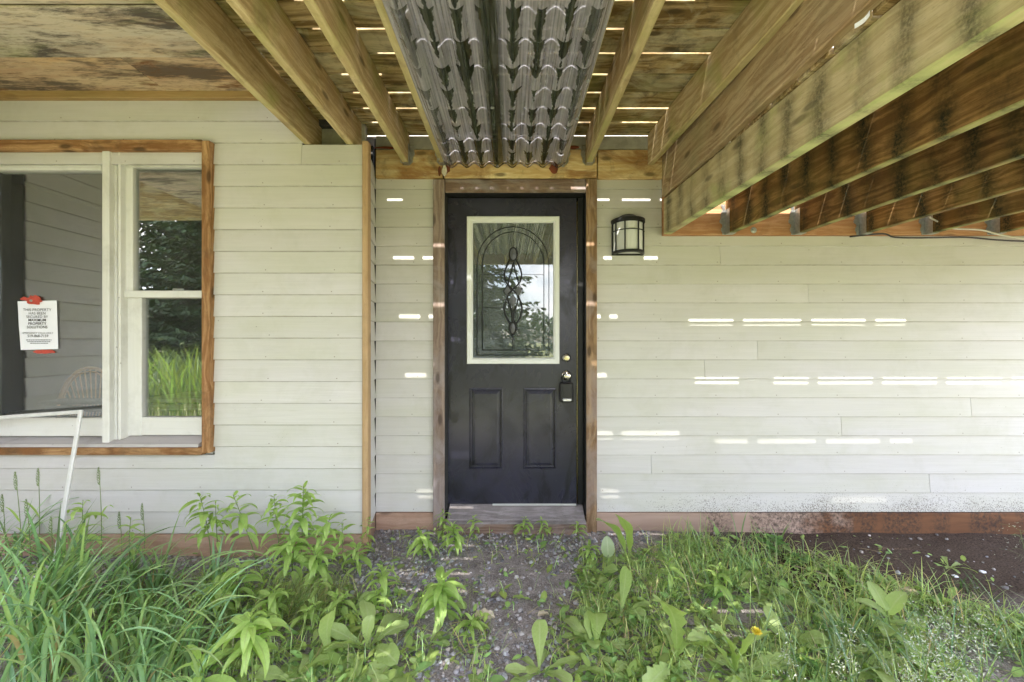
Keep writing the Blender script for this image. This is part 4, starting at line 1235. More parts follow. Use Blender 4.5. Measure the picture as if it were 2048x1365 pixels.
def text(s, px, py, h, mat, bold=0.0):
    cu = bpy.data.curves.new("lettering", 'FONT')
    cu.body = s; cu.size = h * yn / F * 1.42; cu.align_x = 'CENTER'; cu.align_y = 'CENTER'
    cu.extrude = 0.00005; cu.offset = bold; cu.space_character = 1.05
    cu.materials.append(mat)
    tmp = bpy.data.objects.new("lettering_curve", cu)
    col.objects.link(tmp)
    me = bpy.data.meshes.new_from_object(tmp.evaluated_get(bpy.context.evaluated_depsgraph_get()))
    bpy.data.objects.remove(tmp)
    o = bpy.data.objects.new("lettering", me)
    col.objects.link(o); o.parent = notice
    o.rotation_euler = (radians(90), 0, 0)
    o.location = Vector((X(px, yn), yn - 0.0058, Z(py, yn))) - ORG[notice.name]
for s, py, h, b in (("THIS PROPERTY", 620.5, 5.4, 0), ("HAS BEEN", 627.4, 5.2, 0), ("SECURED BY", 634.4, 5.2, 0), ("MAXIMUM", 641, 5.2, .00022), ("PROPERTY", 648, 5.2, .00022), ("SOLUTIONS", 655, 5.2, .00022),
                 ("EMERGENCY CALLS ONLY", 666.7, 3.5, 0), ("519-868-7159", 672.6, 5.0, .0001)):
    text(s, 76.5 if py < 660 else 78, py, h, M['ink_dark'] if b else M['ink'], b)
mb = MB()
for j, (py, w) in enumerate(((680.4, 49), (683.8, 44), (687, 33))):
    x = 79 - w / 2
    while x < 79 + w / 2:
        ww = R.uniform(1.5, 5)
        mb.box(X(x, yn), X(x + ww, yn), yn - 0.0056, yn - 0.0050, Z(py + .7, yn), Z(py - .7, yn), 0.0001)
        x += ww + 1.0
obj("fine_print", mb, M['ink'], notice)
def tapeblob(px, py, w, h, y, n=22):
    pts = [(X(px + w / 2 * cos(2 * pi * i / n) * q, y), Z(py + h / 2 * sin(2 * pi * i / n) * q, y)) for i, q in [(i, R.uniform(.72, 1.08)) for i in range(n)]]
    mb = MB(); mb.prism(pts, 'Y', y - 0.0009, y - 0.0001)
    return obj("tape", mb, M['tape'], notice)
tapeblob(68, 601, 34, 21, yn - 0.006)
tapeblob(48, 598, 16, 7, yn - .0006); tapeblob(88, 704, 50, 9, yn - .0008); 
mb = MB(); mb.lathe([(0.008, 0), (0.006, 0.004), (0, 0.005)], (X(65, yn), yn - 0.007, Z(602, yn)), 'Y', 10)
obj("tape_core", mb, M['galv'], notice)

# ------------------------------------------------------------------ insect screen frame leaning on the window sill
ytop, ybot = YL - 0.04, 2.12
P_t = Vector((X(166, ytop), ytop, Z(820, ytop)))
P_b = Vector((X(109, ybot), ybot, 0.004))
sf = thing("screen_frame", "white aluminium screen frame leaning against the window sill", "screen frame", tuple(P_b))
upv = (P_t - P_b).normalized()
lft = Vector((-1, 0.0, 0.0)); lft = (lft - upv * lft.dot(upv)).normalized()
nrm = lft.cross(upv)
Lh = (P_t - P_b).length
Mx = Matrix((( -lft.x, nrm.x, upv.x, P_b.x), (-lft.y, nrm.y, upv.y, P_b.y), (-lft.z, nrm.z, upv.z, P_b.z), (0, 0, 0, 1)))
Wd = 0.82
def fb(x0, x1, z0, z1):
    mb = MB(); mb.box(x0, x1, -0.006, 0.006, z0, z1, 0.002, Mx)
    mb.box(x0 + .004 if x1 - x0 < .1 else x0, x1 - .004 if x1 - x0 < .1 else x1, -0.0075, 0.0075, z0 + (.004 if z1 - z0 < .1 else 0), z1 - (.004 if z1 - z0 < .1 else 0), 0.001, Mx)
    obj("rail", mb, M['alu'], sf)
fb(-0.022, 0, 0.0, Lh); fb(-Wd, -Wd + 0.022, 0.0, Lh); fb(-Wd + .023, -0.023, Lh - 0.021, Lh); fb(-Wd + .023, -0.023, 0, 0.021)

# ------------------------------------------------------------------ things in the room behind the glass
def wicker_chair():
    bxx, byy = X(150, 2.78), 2.78
    zf = 0.18
    t = thing("wicker_chair", "honey wicker chair with fan back inside behind the large window", "chair", (bxx, byy, zf))
    zs_ = zf + 0.42
    top = Z(738, 2.78)
    rx = 0.235
    hoop = [Vector((bxx + rx * cos(a) * (1.0 if sin(a) > 0 else .8), byy + 0.10, zs_ + 0.12 + (top - zs_ - 0.12) * max(0, sin(a)))) for a in [pi * i / 24 for i in range(25)]]
    hoop = [Vector((bxx + 0.12, byy + .08, zs_))] + hoop + [Vector((bxx - 0.12, byy + .08, zs_))]
    mb = MB(); mb.tube(hoop, 0.011, 8)
    mb.tube([h + Vector(((bxx - h.x) * .1, -0.004, -0.025)) for h in hoop], 0.006, 6)
    obj("back_hoop", mb, M['wicker'], t, True)
    for i in range(17):
        a = pi * (i + 1) / 18
        e = Vector((bxx + rx * cos(a), byy + 0.10, zs_ + 0.12 + (top - zs_ - 0.12) * sin(a)))
        s = Vector((bxx + 0.09 * cos(a), byy + 0.08, zs_ + .01))
        mb = MB(); mb.tube([s, s.lerp(e, .5) + Vector((0, 0.02, 0)), e], 0.0042, 5)
        obj("back_spoke", mb, M['wicker'], t, True)
    mb = MB(); mb.lathe([(0, -.02), (0.22, -.02), (0.235, 0), (0.22, .02), (0, .025)], (bxx, byy - 0.1, zs_), 'Z', 24)
    obj("seat", mb, M['wicker'], t, True)
    for sx in (-1, 1):
        for sy in (-1, 1):
            mb = MB(); mb.tube([(bxx + sx * .15, byy - .1 + sy * .15, zs_), (bxx + sx * .19, byy - .1 + sy * .19, zf)], 0.012, 6)
            obj("leg", mb, M['wicker'], t, True)
wicker_chair()
def table(name, label, x0, x1, y0, y1, ztop, mat, th=0.03, legs=True):
    t = thing(name, label, "table", ((x0 + x1) / 2, (y0 + y1) / 2, 0.18))
    bx("tabletop", mat, t, x0, x1, y0, y1, ztop - th, ztop, 0.006)
    bx("apron", mat, t, x0 + .03, x1 - .03, y0 + 0.02, y0 + .04, ztop - th - 0.05, ztop - th - .012, 0.003)
    for xx in (x0 + .03, x1 - .07):
        for yy in (y0 + .03, y1 - .07): bx("leg", mat, t, xx, xx + .035, yy, yy + .035, 0.18, ztop - th - .001)
table("side_table", "low black table inside in front of the wicker chair", X(72, 2.62), X(230, 2.62), 2.62, 2.80, Z(804, 2.62), M['felt'], 0.02)
table("wooden_table", "worn pale wooden table inside behind the sash window", X(285, 2.58), X(430, 2.58), 2.58, 2.95, Z(797, 2.58), M['old_table'], 0.03)

# ------------------------------------------------------------------ vegetation
def leaf_mesh(name, mat, L, W, droop=1.0, a0=0.6, segs=8, shape='lance', fold=0.25, wav=0.0, seed=0, across=2):
    """leaf lying along +X from the origin, arching up then over; u across, v along in the UV map"""
    rr = random.Random(seed)
    mb = MB()
    pts = []; p = Vector((0, 0, 0)); ang = a0
    V = []; UV = []
    na = across * 2 + 1
    tw = rr.uniform(-.4, .4)
    for i in range(segs + 1):
        t = i / segs
        if shape == 'lance': w = (sin(pi * min(1, t ** 0.75)) ** 0.8) * (1 - 0.25 * t)
        elif shape == 'oval': w = sin(pi * min(1, t ** 0.85)) ** 0.6
        elif shape == 'spoon': w = 0.16 + 0.84 * (max(0, min(1, (t - 0.12) / 0.55)) ** 1.2) if t < 0.67 else sqrt(max(0, 1 - ((t - 0.67) / 0.33) ** 2))
        elif shape == 'tooth':
            e = 0.14 + 0.86 * (max(0, min(1, (t - 0.08) / 0.62)) ** 1.1) if t < 0.70 else max(0, 1 - ((t - 0.70) / 0.30) ** 1.6)
            w = e * (0.62 + 0.5 * ((t * 7.0) % 1.0)) if 0.12 < t < 0.93 else e * .8
        elif shape == 'heart': w = sqrt(max(0, sin(pi * min(1, t ** 0.6))))
        w = max(w, 0.02) * W / 2
        d = Vector((cos(ang), 0, sin(ang)))
        nrm_ = Vector((-sin(ang), 0, cos(ang)))
        for k in range(na):
            u = k / (na - 1); s = (u - 0.5) * 2
            q = p + Vector((0, s * w, 0)) + nrm_ * (abs(s) * w * fold + wav * W * sin(t * 19 + k * 2.1 + seed) * abs(s)) + Vector((0, tw * t * s * w * .3, tw * t * s * w))
            V.append(q); UV.append((u, t))
        p = p + d * (L / segs)
        ang -= droop * (0.4 + 1.2 * t) * (1.0 / segs)
    Fc = [(i * na + k, (i + 1) * na + k, (i + 1) * na + k + 1, i * na + k + 1) for i in range(segs) for k in range(na - 1)]
    mb.add(V, Fc, UV)
    return mesh_from(name, mb, mat, True)
lance = [leaf_mesh("leaf", M['leaf_weed'], 1.0, R.uniform(.17, .22), R.uniform(1.3, 2.4), R.uniform(.3, .7), 7, 'lance', 0.3, 0.02, i) for i in range(6)]
tooth = [leaf_mesh("leaf", M['leaf_broad'], 1.0, R.uniform(.24, .32), R.uniform(.7, 1.5), R.uniform(.4, .8), 22, 'tooth', 0.22, 0.05, i) for i in range(5)]
spoon = [leaf_mesh("leaf", M['leaf_broad'], 1.0, R.uniform(.26, .36), R.uniform(.5, 1.4), R.uniform(.4, .9), 14, 'spoon', 0.2, 0.05, i + 20) for i in range(5)]
oval = [leaf_mesh("leaf", M['leaf_broad'], 1.0, R.uniform(.46, .60), R.uniform(.5, 1.2), R.uniform(.3, .7), 10, 'oval', 0.2, 0.03, i + 40) for i in range(4)]
heart = [leaf_mesh("leaflet", M['leaf_clover'], 1.0, R.uniform(.8, .95), R.uniform(.2, .7), R.uniform(.0, .3), 6, 'heart', 0.12, 0.02, i + 60) for i in range(3)]
pale_leaf = leaf_mesh("leaf", M['leaf_pale'], 1.0, .55, .5, .2, 12, 'oval', 0.15, 0.03, 77)

def place(mesh, parent, loc, yaw, pitch, scale, roll=0.0, name="leaf", sw=1.0):
    o = bpy.data.objects.new(name, mesh)
    col.objects.link(o)
    o.parent = parent
    o.location = loc
    o.rotation_euler = Euler((roll, -pitch, yaw), 'XYZ')
    o.scale = (scale, scale * sw, scale)
    return o
def base(px, py):
    g = G(px, py)
    g.z = ground_h(g.x, g.y)
    return g

def upright_weed(px, py, tx, ty, label, leafL=0.085, nl=22, group=None, bare=0.35, whorl=8):
    """stem from its foot to its tip, lance leaves crowding towards the top and drooping"""
    b = base(px, py)
    Yt = b.y - 0.02
    tip = Vector((X(tx, Yt), Yt, Z(ty, Yt)))
    t = thing("weed", label, "weed", tuple(b), group)
    d = tip - b
    mid = d * 0.5 + Vector((R.uniform(-.02, .02), R.uniform(-.02, .02), 0)) + Vector((-d.x * .2, 0, .02))
    def at(s):
        return mid * (2 * s * (1 - s)) + d * (s * s)
    mb = MB(); mb.tube([b + at(i / 8) for i in range(9)], [0.0032 - 0.0018 * i / 8 for i in range(9)], 5)
    obj("stem", mb, M['stem'], t, True)
    ga = R.uniform(0, 6)
    for i in range(nl):
        s = bare + (1 - bare) * (i / nl) ** 0.8
        ga += 2.399 + R.uniform(-.4, .4)
        top = (s - bare) / (1 - bare)
        L = 1.18 * leafL * (0.75 + 0.45 * sin(pi * min(1, top * .9 + .1))) * R.uniform(.8, 1.15)
        if i > nl - whorl * 0.5: L *= 0.62
        pitch = -0.15 - 0.35 * (1 - top) + R.uniform(-.35, .25) + (0.55 if i > nl - 4 else 0)
        place(R.choice(lance), t, at(s), ga, pitch, L, R.uniform(-.3, .3), sw=R.uniform(1.1, 1.6))
    return t
def rosette(px, py, label, meshes, n, L, spread=0.9, group=None, lean=(0, 0), name="broadleaf_weed", sw=1.0):
    b = base(px, py)
    t = thing(name, label, "weed", tuple(b), group)
    a = R.uniform(0, 6)
    for i in range(n):
        a += 2 * pi / n + R.uniform(-.35, .35)
        place(R.choice(meshes), t, (R.uniform(-.006, .006), R.uniform(-.006, .006), 0.002), a, R.uniform(-.75, .15) * spread, L * R.uniform(.65, 1.1), R.uniform(-.35, .35), sw=sw * R.uniform(.85, 1.15))
    return t
def aimed_leaf(t, b, px, py, y, mesh, roll=0.0, sw=1.0, name="leaf"):
    """a leaf rooted at the plant's foot whose tip ends at a chosen spot"""
    tip = Vector((X(px, y), y, Z(py, y))) - b
    L = tip.length * 1.06
    yaw = atan2(tip.y, tip.x)
    pitch = math.asin(max(-1, min(1, tip.z / tip.length)))
    return place(mesh, t, (0, 0, 0.002), yaw, pitch - 0.05, L, roll, name, sw)

W = [ # foot, tip, label, leaf length, leaves
 (424, 1146, 398, 988, "tall weed with drooping leaves, leftmost of the trio against the window wall", .10, 18),
 (441, 1150, 431, 1004, "slim tall weed standing in the middle of the trio against the window wall", .075, 12),
 (522, 1152, 466, 990, "tall weed leaning left, rightmost of the trio against the window wall", .095, 16),
 (566, 1148, 548, 990, "leafy tall weed just left of the bushiest weed by the wall", .085, 26),
 (602, 1156, 607, 972, "tallest bushy weed growing against the window wall skirting", .09, 44),
 (588, 1172, 580, 1072, "medium weed in front of the bushiest weed by the wall", .10, 26),
 (632, 1160, 662, 1030, "weed leaning right beside the bushiest weed by the wall", .085, 24),
 (640, 1180, 628, 1100, "low leafy weed on the gravel right of the bushy weeds", .08, 22),
 (688, 1150, 684, 1044, "thin weed standing left of the wooden corner trim", .06, 16),
 (712, 1150, 712, 1090, "small weed at the foot of the wooden corner trim", .08, 16),
 (736, 1110, 740, 1034, "slender weed growing up along the corner of the house", .05, 12),
 (165, 1190, 166, 1000, "pale leafy weed rising behind the tall grass below the screen frame", .09, 18),
 (268, 1180, 262, 1035, "lone leafy weed between the tall grass and the window wall", .07, 12),
 (504, 1400, 500, 1232, "bright star shaped weed on a bare stem in front of the fine grass", .10, 22),
 (432, 1235, 430, 1165, "drooping weed in the shade behind the star shaped weed", .10, 18),
 (470, 1215, 478, 1128, "weed with arching leaves behind the star shaped weed", .09, 18),
 (540, 1240, 548, 1180, "low weed at the edge of the fine grass tuft", .08, 16),
 (402, 1420, 398, 1318, "broad leaved seedling at the bottom edge beside the tall grass", .13, 8),
 (886, 1090, 888, 1022, "weed growing at the foot of the left door casing", .06, 16),
 (845, 1120, 838, 1062, "weed on the gravel left of the door casing", .085, 18),
 (912, 1112, 905, 1052, "bushy weed just in front of the door step's left end", .075, 22),
 (946, 1082, 948, 1034, "small weed at the door step right of the bushy one", .05, 14),
 (1046, 1078, 1052, 1036, "left one of two small weeds before the middle of the door step", .055, 12),
 (1086, 1078, 1082, 1038, "right one of two small weeds before the middle of the door step", .055, 12),
 (1158, 1082, 1156, 1044, "small weed at the right end of the door step", .05, 12),
 (766, 1200, 760, 1134, "drooping weed at the edge of the gravel left of the path", .085, 14),
 (886, 1240, 884, 1156, "large drooping weed on the left side of the dirt path", .115, 24),
 (930, 1270, 945, 1240, "flat sprawling weed on the dirt path below the large drooping weed", .07, 12),
 (1180, 1130, 1176, 1090, "short weed on the gravel right of the door step", .06, 14),
 (1340, 1190, 1335, 1120, "pale shooted weed in the grass below the lantern", .075, 10),
 (1438, 1200, 1440, 1132, "thin weed with spread leaves in the grass before the skirting", .08, 10),
]
for (a, b, c, d, lab, L, n) in W:
    upright_weed(a, b, c, d, lab, L, int(n * 1.25), bare=0.55 if "bare stem" in lab else (0.45 if "trio" in lab else 0.22))

RO = [ # broad leaved rosettes
 (660, 1330, "dandelion rosette with one tall upright leaf left of the path", tooth, 8, .19, 1.0),
 (735, 1300, "broadleaf rosette with long leaves lying towards the path", spoon, 8, .20, .7),
 (700, 1235, "small broadleaf rosette beside the pale gravel", spoon, 6, .12, .9),
 (812, 1355, "large leafed rosette at the bottom edge left of the path", oval, 7, .15, .8),
 (725, 1372, "broadleaf rosette at the bottom edge below the dandelion rosette", oval, 8, .14, .8),
 (590, 1370, "leafy rosette at the bottom edge below the fine grass", spoon, 8, .15, .8),
 (860, 1290, "small rosette of green leaves at the left margin of the path", spoon, 6, .11, .8),
 (1078, 1345, "broadleaf rosette at the bottom of the path's right side", spoon, 7, .16, .9),
 (1190, 1300, "rosette with two pale upright leaves right of the path", spoon, 7, .17, 1.1),
 (1240, 1235, "rosette with a bright upright leaf on the right of the path", spoon, 7, .15, 1.1),
 (1180, 1195, "dark toothed rosette at the right margin of the path", tooth, 8, .15, .6),
 (1255, 1130, "broadleaf weed on the gravel before the right skirting", tooth, 7, .15, 1.0),
 (1300, 1150, "rosette with round leaves in the grass right of the gravel", oval, 6, .12, .9),
 (1350, 1330, "big toothed dandelion rosette with long arching leaves", tooth, 9, .26, .9),
 (1470, 1360, "dandelion rosette bearing the yellow flower", tooth, 9, .24, .9),
 (1420, 1260, "toothed rosette in the middle of the grass patch", tooth, 8, .17, .8),
 (1580, 1300, "broadleaf rosette right of the yellow flower", spoon, 8, .19, .9),
 (1640, 1365, "broadleaf rosette at the bottom edge right of the yellow flower", tooth, 8, .22, .9),
 (1250, 1370, "sprawling toothed rosette at the bottom edge right of the path", tooth, 9, .20, .7),
 (1520, 1190, "round leaved weed at the edge of the bare soil", oval, 6, .11, .8),
 (1600, 1205, "small round leaved weed next to the fallen twig", oval, 5, .10, .8),
 (1740, 1340, "large leaved weed below the leafy sprig", oval, 7, .19, .9),
 (1900, 1130, "lone low green weed on the bare soil under the low deck", tooth, 7, .10, .6),
 (1960, 1370, "leafy weed in the bottom right corner", oval, 7, .16, .9),
 (1110, 1275, "tiny rosette on the trodden path", spoon, 5, .07, .6),
 (965, 1365, "tiny rosette at the bottom of the trodden path", spoon, 5, .07, .6),
]
ros = {}
ORD = ("first", "second", "third", "fourth", "fifth", "sixth", "seventh", "eighth", "ninth", "tenth")
def ranked(pts, per_row, from_right=False):
    """spots sorted into rows from the house outwards, each row counted outwards from the path"""
    pts = sorted(pts, key=lambda p: p[1])
    out = []
    for i in range(0, len(pts), per_row):
        row = sorted(pts[i:i + per_row], key=lambda p: -p[0] if from_right else p[0])
        out += [(p, ORD[i // per_row], ORD[j]) for j, p in enumerate(row)]
    return out
spots = []
for k_ in range(34):
    a = R.uniform(1175, 1900); b = R.uniform(1150, 1385)
    if b < 1090 + max(0, a - 1480) * .34: b += 120
    spots.append((a, b))
for (a, b), rw, cl in ranked(spots, 7):
    rosette(a, b, "low broadleaf weed in the right grass, %s row from the wall, %s from the path" % (rw, cl), R.choice((tooth, spoon, oval, tooth)), R.randint(5, 8), R.uniform(.08, .16), .9, "low broadleaf weeds in the right grass", sw=1.1)
spots = [(R.uniform(420, 930), R.uniform(1200, 1385)) for k_ in range(15)]
for (a, b), rw, cl in ranked(spots, 5, True):
    rosette(a, b, "low broadleaf weed left of the path, %s row from the wall, %s from the path" % (rw, cl), R.choice((tooth, spoon, oval)), R.randint(5, 8), R.uniform(.07, .13), .9, "low broadleaf weeds left of the path", sw=1.1)
spots = [(R.uniform(560, 760), R.uniform(1185, 1265)) for k_ in range(8)]
for (a, b), rw, cl in ranked(spots, 4, True):
    upright_weed(a, b, a + R.uniform(-12, 12), b - R.uniform(28, 50), "low leafy weed beside the gravel, %s row from the wall, %s from the path" % (rw, cl), .065, 12, "sprawling weeds near the gravel", .2)
for (a, b, lab, ms, n, L, sp) in RO:
    ros[(a, b)] = rosette(a, b, lab, ms, n, L, sp)
for key, tips in {(660, 1330): [(672, 1222, 1.52)], (1190, 1300): [(1188, 1232, 1.55), (1215, 1250, 1.6)], (1240, 1235): [(1236, 1172, 1.75)],
                  (1255, 1130): [(1190, 1045, 2.2), (1228, 1032, 2.25)], (1078, 1345): [(1077, 1270, 1.47)], (1350, 1330): [(1285, 1222, 1.42), (1440, 1330, 1.35)],
                  (735, 1300): [(640, 1345, 1.45), (760, 1225, 1.7)], (1470, 1360): [(1420, 1255, 1.45), (1545, 1265, 1.45), (1365, 1300, 1.4)]}.items():
    t = ros[key]; b = ORG[t.name]
    for (px, py, y) in tips:
        aimed_leaf(t, b, px, py, y, R.choice(tooth if key in ((1350, 1330), (1470, 1360)) else spoon), R.uniform(-.2, .2), 1.0)
# pale wide leaf before the right skirting
b = base(1212, 1150)
t = thing("broadleaf_weed", "pale grey green cupped leaf on a stalk before the right skirting", "weed", tuple(b))
mb = MB(); mb.tube([b, b + Vector((0.005, 0, .06)), b + Vector((0.012, 0.0, .10))], .0025, 5)
obj("stem", mb, M['stem'], t)
place(pale_leaf, t, (0.012, 0, .085), pi / 2, 1.2, 0.11, sw=1.2)
# leafy sprig with five pointed leaves
b = base(1790, 1300)
t = thing("broadleaf_weed", "leafy sprig with five pointed oval leaves below the bare soil", "weed", tuple(b))
mb = MB(); mb.tube([b, b + Vector((0.0, 0.02, .08)), b + Vector((-.005, .03, .14))], .003, 5)
obj("stem", mb, M['stem'], t)
for (yaw, pit, L, s) in ((0.2, .5, .13, .9), (2.7, .4, .12, .85), (1.4, .3, .13, 1.0), (-.7, -.2, .12, .7), (3.9, -.1, .13, .65), (-1.7, -.3, .14, .55)):
    place(R.choice(oval), t, Vector((-.005 * s, .03 * s, .14 * s)), yaw, pit, L, R.uniform(-.2, .2))
# clover by the skirting
def clover(px, py, n, r, label, h=0.07):
    b = base(px, py)
    t = thing("clover", label, "weed", tuple(b))
    for i in range(n):
        q = Vector((R.gauss(0, r), R.gauss(0, r * .5), h * R.uniform(.5, 1.2)))
        mb = MB(); mb.tube([b + Vector((q.x * .3, q.y * .3, 0)), b + q * .7 + Vector((0, 0, .01)), b + q], .0009, 4)
        s = obj("stalk", mb, M['stem'], t)
        a = R.uniform(0, 6); L = R.uniform(.018, .030)
        for k in range(3):
            place(R.choice(heart), t, q, a + k * 2.094, R.uniform(-.25, .2), L, R.uniform(-.2, .2), "leaflet")
clover(1545, 1108, 26, .07, "dark green clover bunch growing against the right skirting board", .10)
clover(1600, 1135, 7, .05, "few clover leaves on the soil right of the clover bunch", .05)
clover(1672, 1285, 8, .03, "clover patch left of the leafy sprig", .07)
clover(1610, 1345, 9, .05, "clover among the grass below the yellow flower's right side", .05)

# dandelion flower
b = base(1500, 1400); yy = 1.43
tip = Vector((X(1512, yy), yy, Z(1266, yy)))
t = thing("dandelion", "single yellow dandelion flower on a bare stalk", "flower", tuple(b))
mb = MB(); mb.tube([b, b.lerp(tip, .5) + Vector((-.008, 0, 0)), tip], .0028, 6)
obj("stalk", mb, M['stem'], t, True)
mb = MB()
for i in range(90):
    ring = i / 90
    a = i * 2.399; el = 0.15 + 1.2 * (1 - ring)
    d = Vector((cos(a) * cos(el), sin(a) * cos(el), sin(el))); s = d.cross(Vector((0, 0, 1))).normalized() * .0019
    L = .019 * R.uniform(.85, 1.1)
    dd = Vector((d.x, d.y - .35, d.z)).normalized()
    mb.add([tip - s * .4, tip + dd * L - s, tip + dd * L + s, tip + s * .4], [(0, 1, 2, 3)])
obj("petals", mb, M['petal'], t)

# ---- grass as blades joined in one mesh
def blade(mb, root, yaw, L, w, lean, curl, c0, c1, segs=6, foldw=0.0):
    d = Vector((cos(yaw), sin(yaw), 0)); s = Vector((-sin(yaw), cos(yaw), 0))
    p = root.copy(); ang = pi / 2 - lean
    V = []; C = []
    tw = R.uniform(-.5, .5)
    for i in range(segs + 1):
        t = i / segs
        ww = w * (0.7 + 0.5 * t if t < .4 else 0.9 * (1 - ((t - .4) / .6) ** 2)) * .5 + 0.0002
        dr = d * cos(ang) + Vector((0, 0, sin(ang)))
        ss = (s * cos(tw * t) + dr.cross(s) * sin(tw * t))
        cc = tuple(c0[k] * (1 - t) + c1[k] * t for k in range(3))
        if foldw:
            V += [p - ss * ww, p - dr.cross(ss) * ww * foldw, p + ss * ww]; C += [cc, tuple(x * 1.12 for x in cc), cc]
        else:
            V += [p - ss * ww, p + ss * ww]; C += [cc, cc]
        p = p + dr * (L / segs)
        ang -= curl / segs * (0.4 + 1.2 * t)
    m = 3 if foldw else 2
    mb.add(V, [(i * m + k, i * m + k + 1, (i + 1) * m + k + 1, (i + 1) * m + k) for i in range(segs) for k in range(m - 1)], None, C)

def green(base_c, var=0.3):
    q = R.uniform(1 - var, 1 + var); h = R.uniform(-.15, .15)
    return tuple(max(0.004, c * q * f) for c, f in zip(base_c, (1 + h, 1, 1 - h)))

# tall coarse grass on the left
mb = MB()
for i in range(46):
    u = R.random()
    px = R.uniform(-120, 330) if i > 6 else R.uniform(250, 420); py = R.uniform(1130, 1420)
    if px > 240: py = max(py, 1190)
    g = base(px, py)
    nb = R.randint(11, 18)
    main = R.gauss(-0.1, 1.3)
    for k in range(nb):
        q = g + Vector((R.gauss(0, .03), R.gauss(0, .03), -.01))
        yaw = main + R.gauss(0, 1.2)
        L = R.uniform(.26, .62) * (1.0 if px < 200 else .68)
        c = green((0.21, 0.335, 0.155), .42)
        dead = R.random() < .04
        if dead: c = (0.38, 0.30, 0.16)
        blade(mb, q, yaw, L, R.uniform(.008, .0155), R.uniform(.05, .35), R.uniform(.5, 2.4), tuple(x * 1.15 for x in c), c, 9, .35)
# blades sweeping over to the right in front
for i in range(90):
    px = R.uniform(60, 330); py = R.uniform(1230, 1420)
    g = base(px, py)
    c = green((0.25, 0.38, 0.175), .35)
    blade(mb, g, R.gauss(-.25, .45), R.uniform(.38, .66), R.uniform(.009, .015), R.uniform(.15, .5), R.uniform(1.4, 2.6), c, c, 10, .35)
o = obj("tall_grass", mb, M['blades'], None, True, 'stuff')
tag(o, "tall coarse blue green grass below the window", "grass")

# seed bearing stems rising from it
def seed_stem(px, py, tx, ty, label, dark=False, y=None):
    b = base(px, py); yy = y or b.y
    tip = Vector((X(tx, yy), yy, Z(ty, yy)))
    t = thing("grass_stem", label, "grass stem", tuple(b))
    d = tip - b
    pts = [b + d * s + Vector((0.012 * sin(s * 3), 0, 0)) for s in [i / 8 for i in range(9)]]
    m_ = MB(); m_.tube(pts, [.0026 - .0014 * i / 8 for i in range(9)], 5); obj("stem", m_, M['stem'], t, True)
    m_ = MB()
    for i in range(46):
        s = i / 46
        p = tip - d.normalized() * (.085 * (1 - s)) ; a = i * 2.4
        r = .0055 * (sin(pi * min(1, s * .85 + .12)))
        c = p + Vector((cos(a) * r, sin(a) * r, 0)); L = .009
        m_.add([c + Vector((0, 0, -.002)), c + Vector((.0022 * cos(a + 1.5), .0022 * sin(a + 1.5), .003)), c + Vector((cos(a) * .003, sin(a) * .003, L)), c + Vector((-.0022 * cos(a + 1.5), -.0022 * sin(a + 1.5), .003))], [(0, 1, 2), (0, 2, 3)])
    obj("seed_head", m_, M['seed'], t)
    for s in (.45, .72):
        lm = leaf_mesh("leaf", M['leaf_weed'], R.uniform(.10, .2), .010, R.uniform(.8, 2.0), .9, 7, 'lance', .3, 0, R.randint(0, 99))
        place(lm, t, pts[int(s * 8)] - b, R.choice((0.2, 2.9, -.5, 3.5)), -.1, 1.0)
for args in ((200, 1190, 197, 936, "tall dark seed head standing clear of the grass below the window casing"),
             (72, 1200, 76, 938, "pale feathery seed head left of the leaning screen frame"),
             (45, 1215, 30, 945, "bending seed head at the left among the tall grass"),
             (286, 1170, 284, 1008, "short seed head standing by the window wall right of the screen frame"),
             (240, 1180, 238, 1025, "green seed stem between the two dark seed heads"),
             (8, 1200, 4, 990, "seed stem at the left edge of the tall grass"),
             (95, 1230, 102, 1035, "seed head hidden low among the tall grass blades"),
             (60, 1230, 52, 1000, "nodding seed head second from the left edge")):
    seed_stem(*args)

# short mixed grass, right of the path and beside the weeds
def patch_density(g):
    x, y = g.x, g.y
    px = CX + x * F / y; py = CY + ZE * F / y
    n = mnoise.noise(Vector((x * 3, y * 3, 1)))
    if px > 1160:
        lim = 1075 + max(0, (px - 1500)) * 0.30          # bare soil line sinks to the right
        if px < 1330: lim = 1120 - (px - 1160) * .15
        if py < lim: return 0.0
        return 0.62 + .75 * n
    if px > 930:
        if py > 1235 and (px > 1085 or px < 985): return .35 + .5 * n
        return 0.05 + (.14 if py > 1250 else 0) * n
    if px > 560:
        if py < 1190 - (0 if px > 700 else 20): return 0.05
        return 0.45 + .5 * n - (0.35 if px > 850 else 0)
    if py < 1150: return 0.12
    return 0.5 + .3 * n
mb = MB()
cnt = 0
rg = R
while cnt < 6000:
    g = Vector((rg.uniform(-1.9, 2.6), rg.uniform(1.42, 2.64), 0))
    if rg.random() > patch_density(g): continue
    g.z = ground_h(g.x, g.y) - .003
    c = green((0.35, 0.45, 0.17), .4)
    if rg.random() < .13: c = green((0.42, 0.36, 0.21), .2)
    L = rg.uniform(.035, .13)
    if g.x > .6 and rg.random() < .22: L = rg.uniform(.12, .24)
    blade(mb, g, rg.uniform(0, 6.283), L, rg.uniform(.0018, .0045), rg.uniform(.05, .9), rg.uniform(.4, 2.2), c, tuple(x * 1.1 for x in c), 4)
    cnt += 1
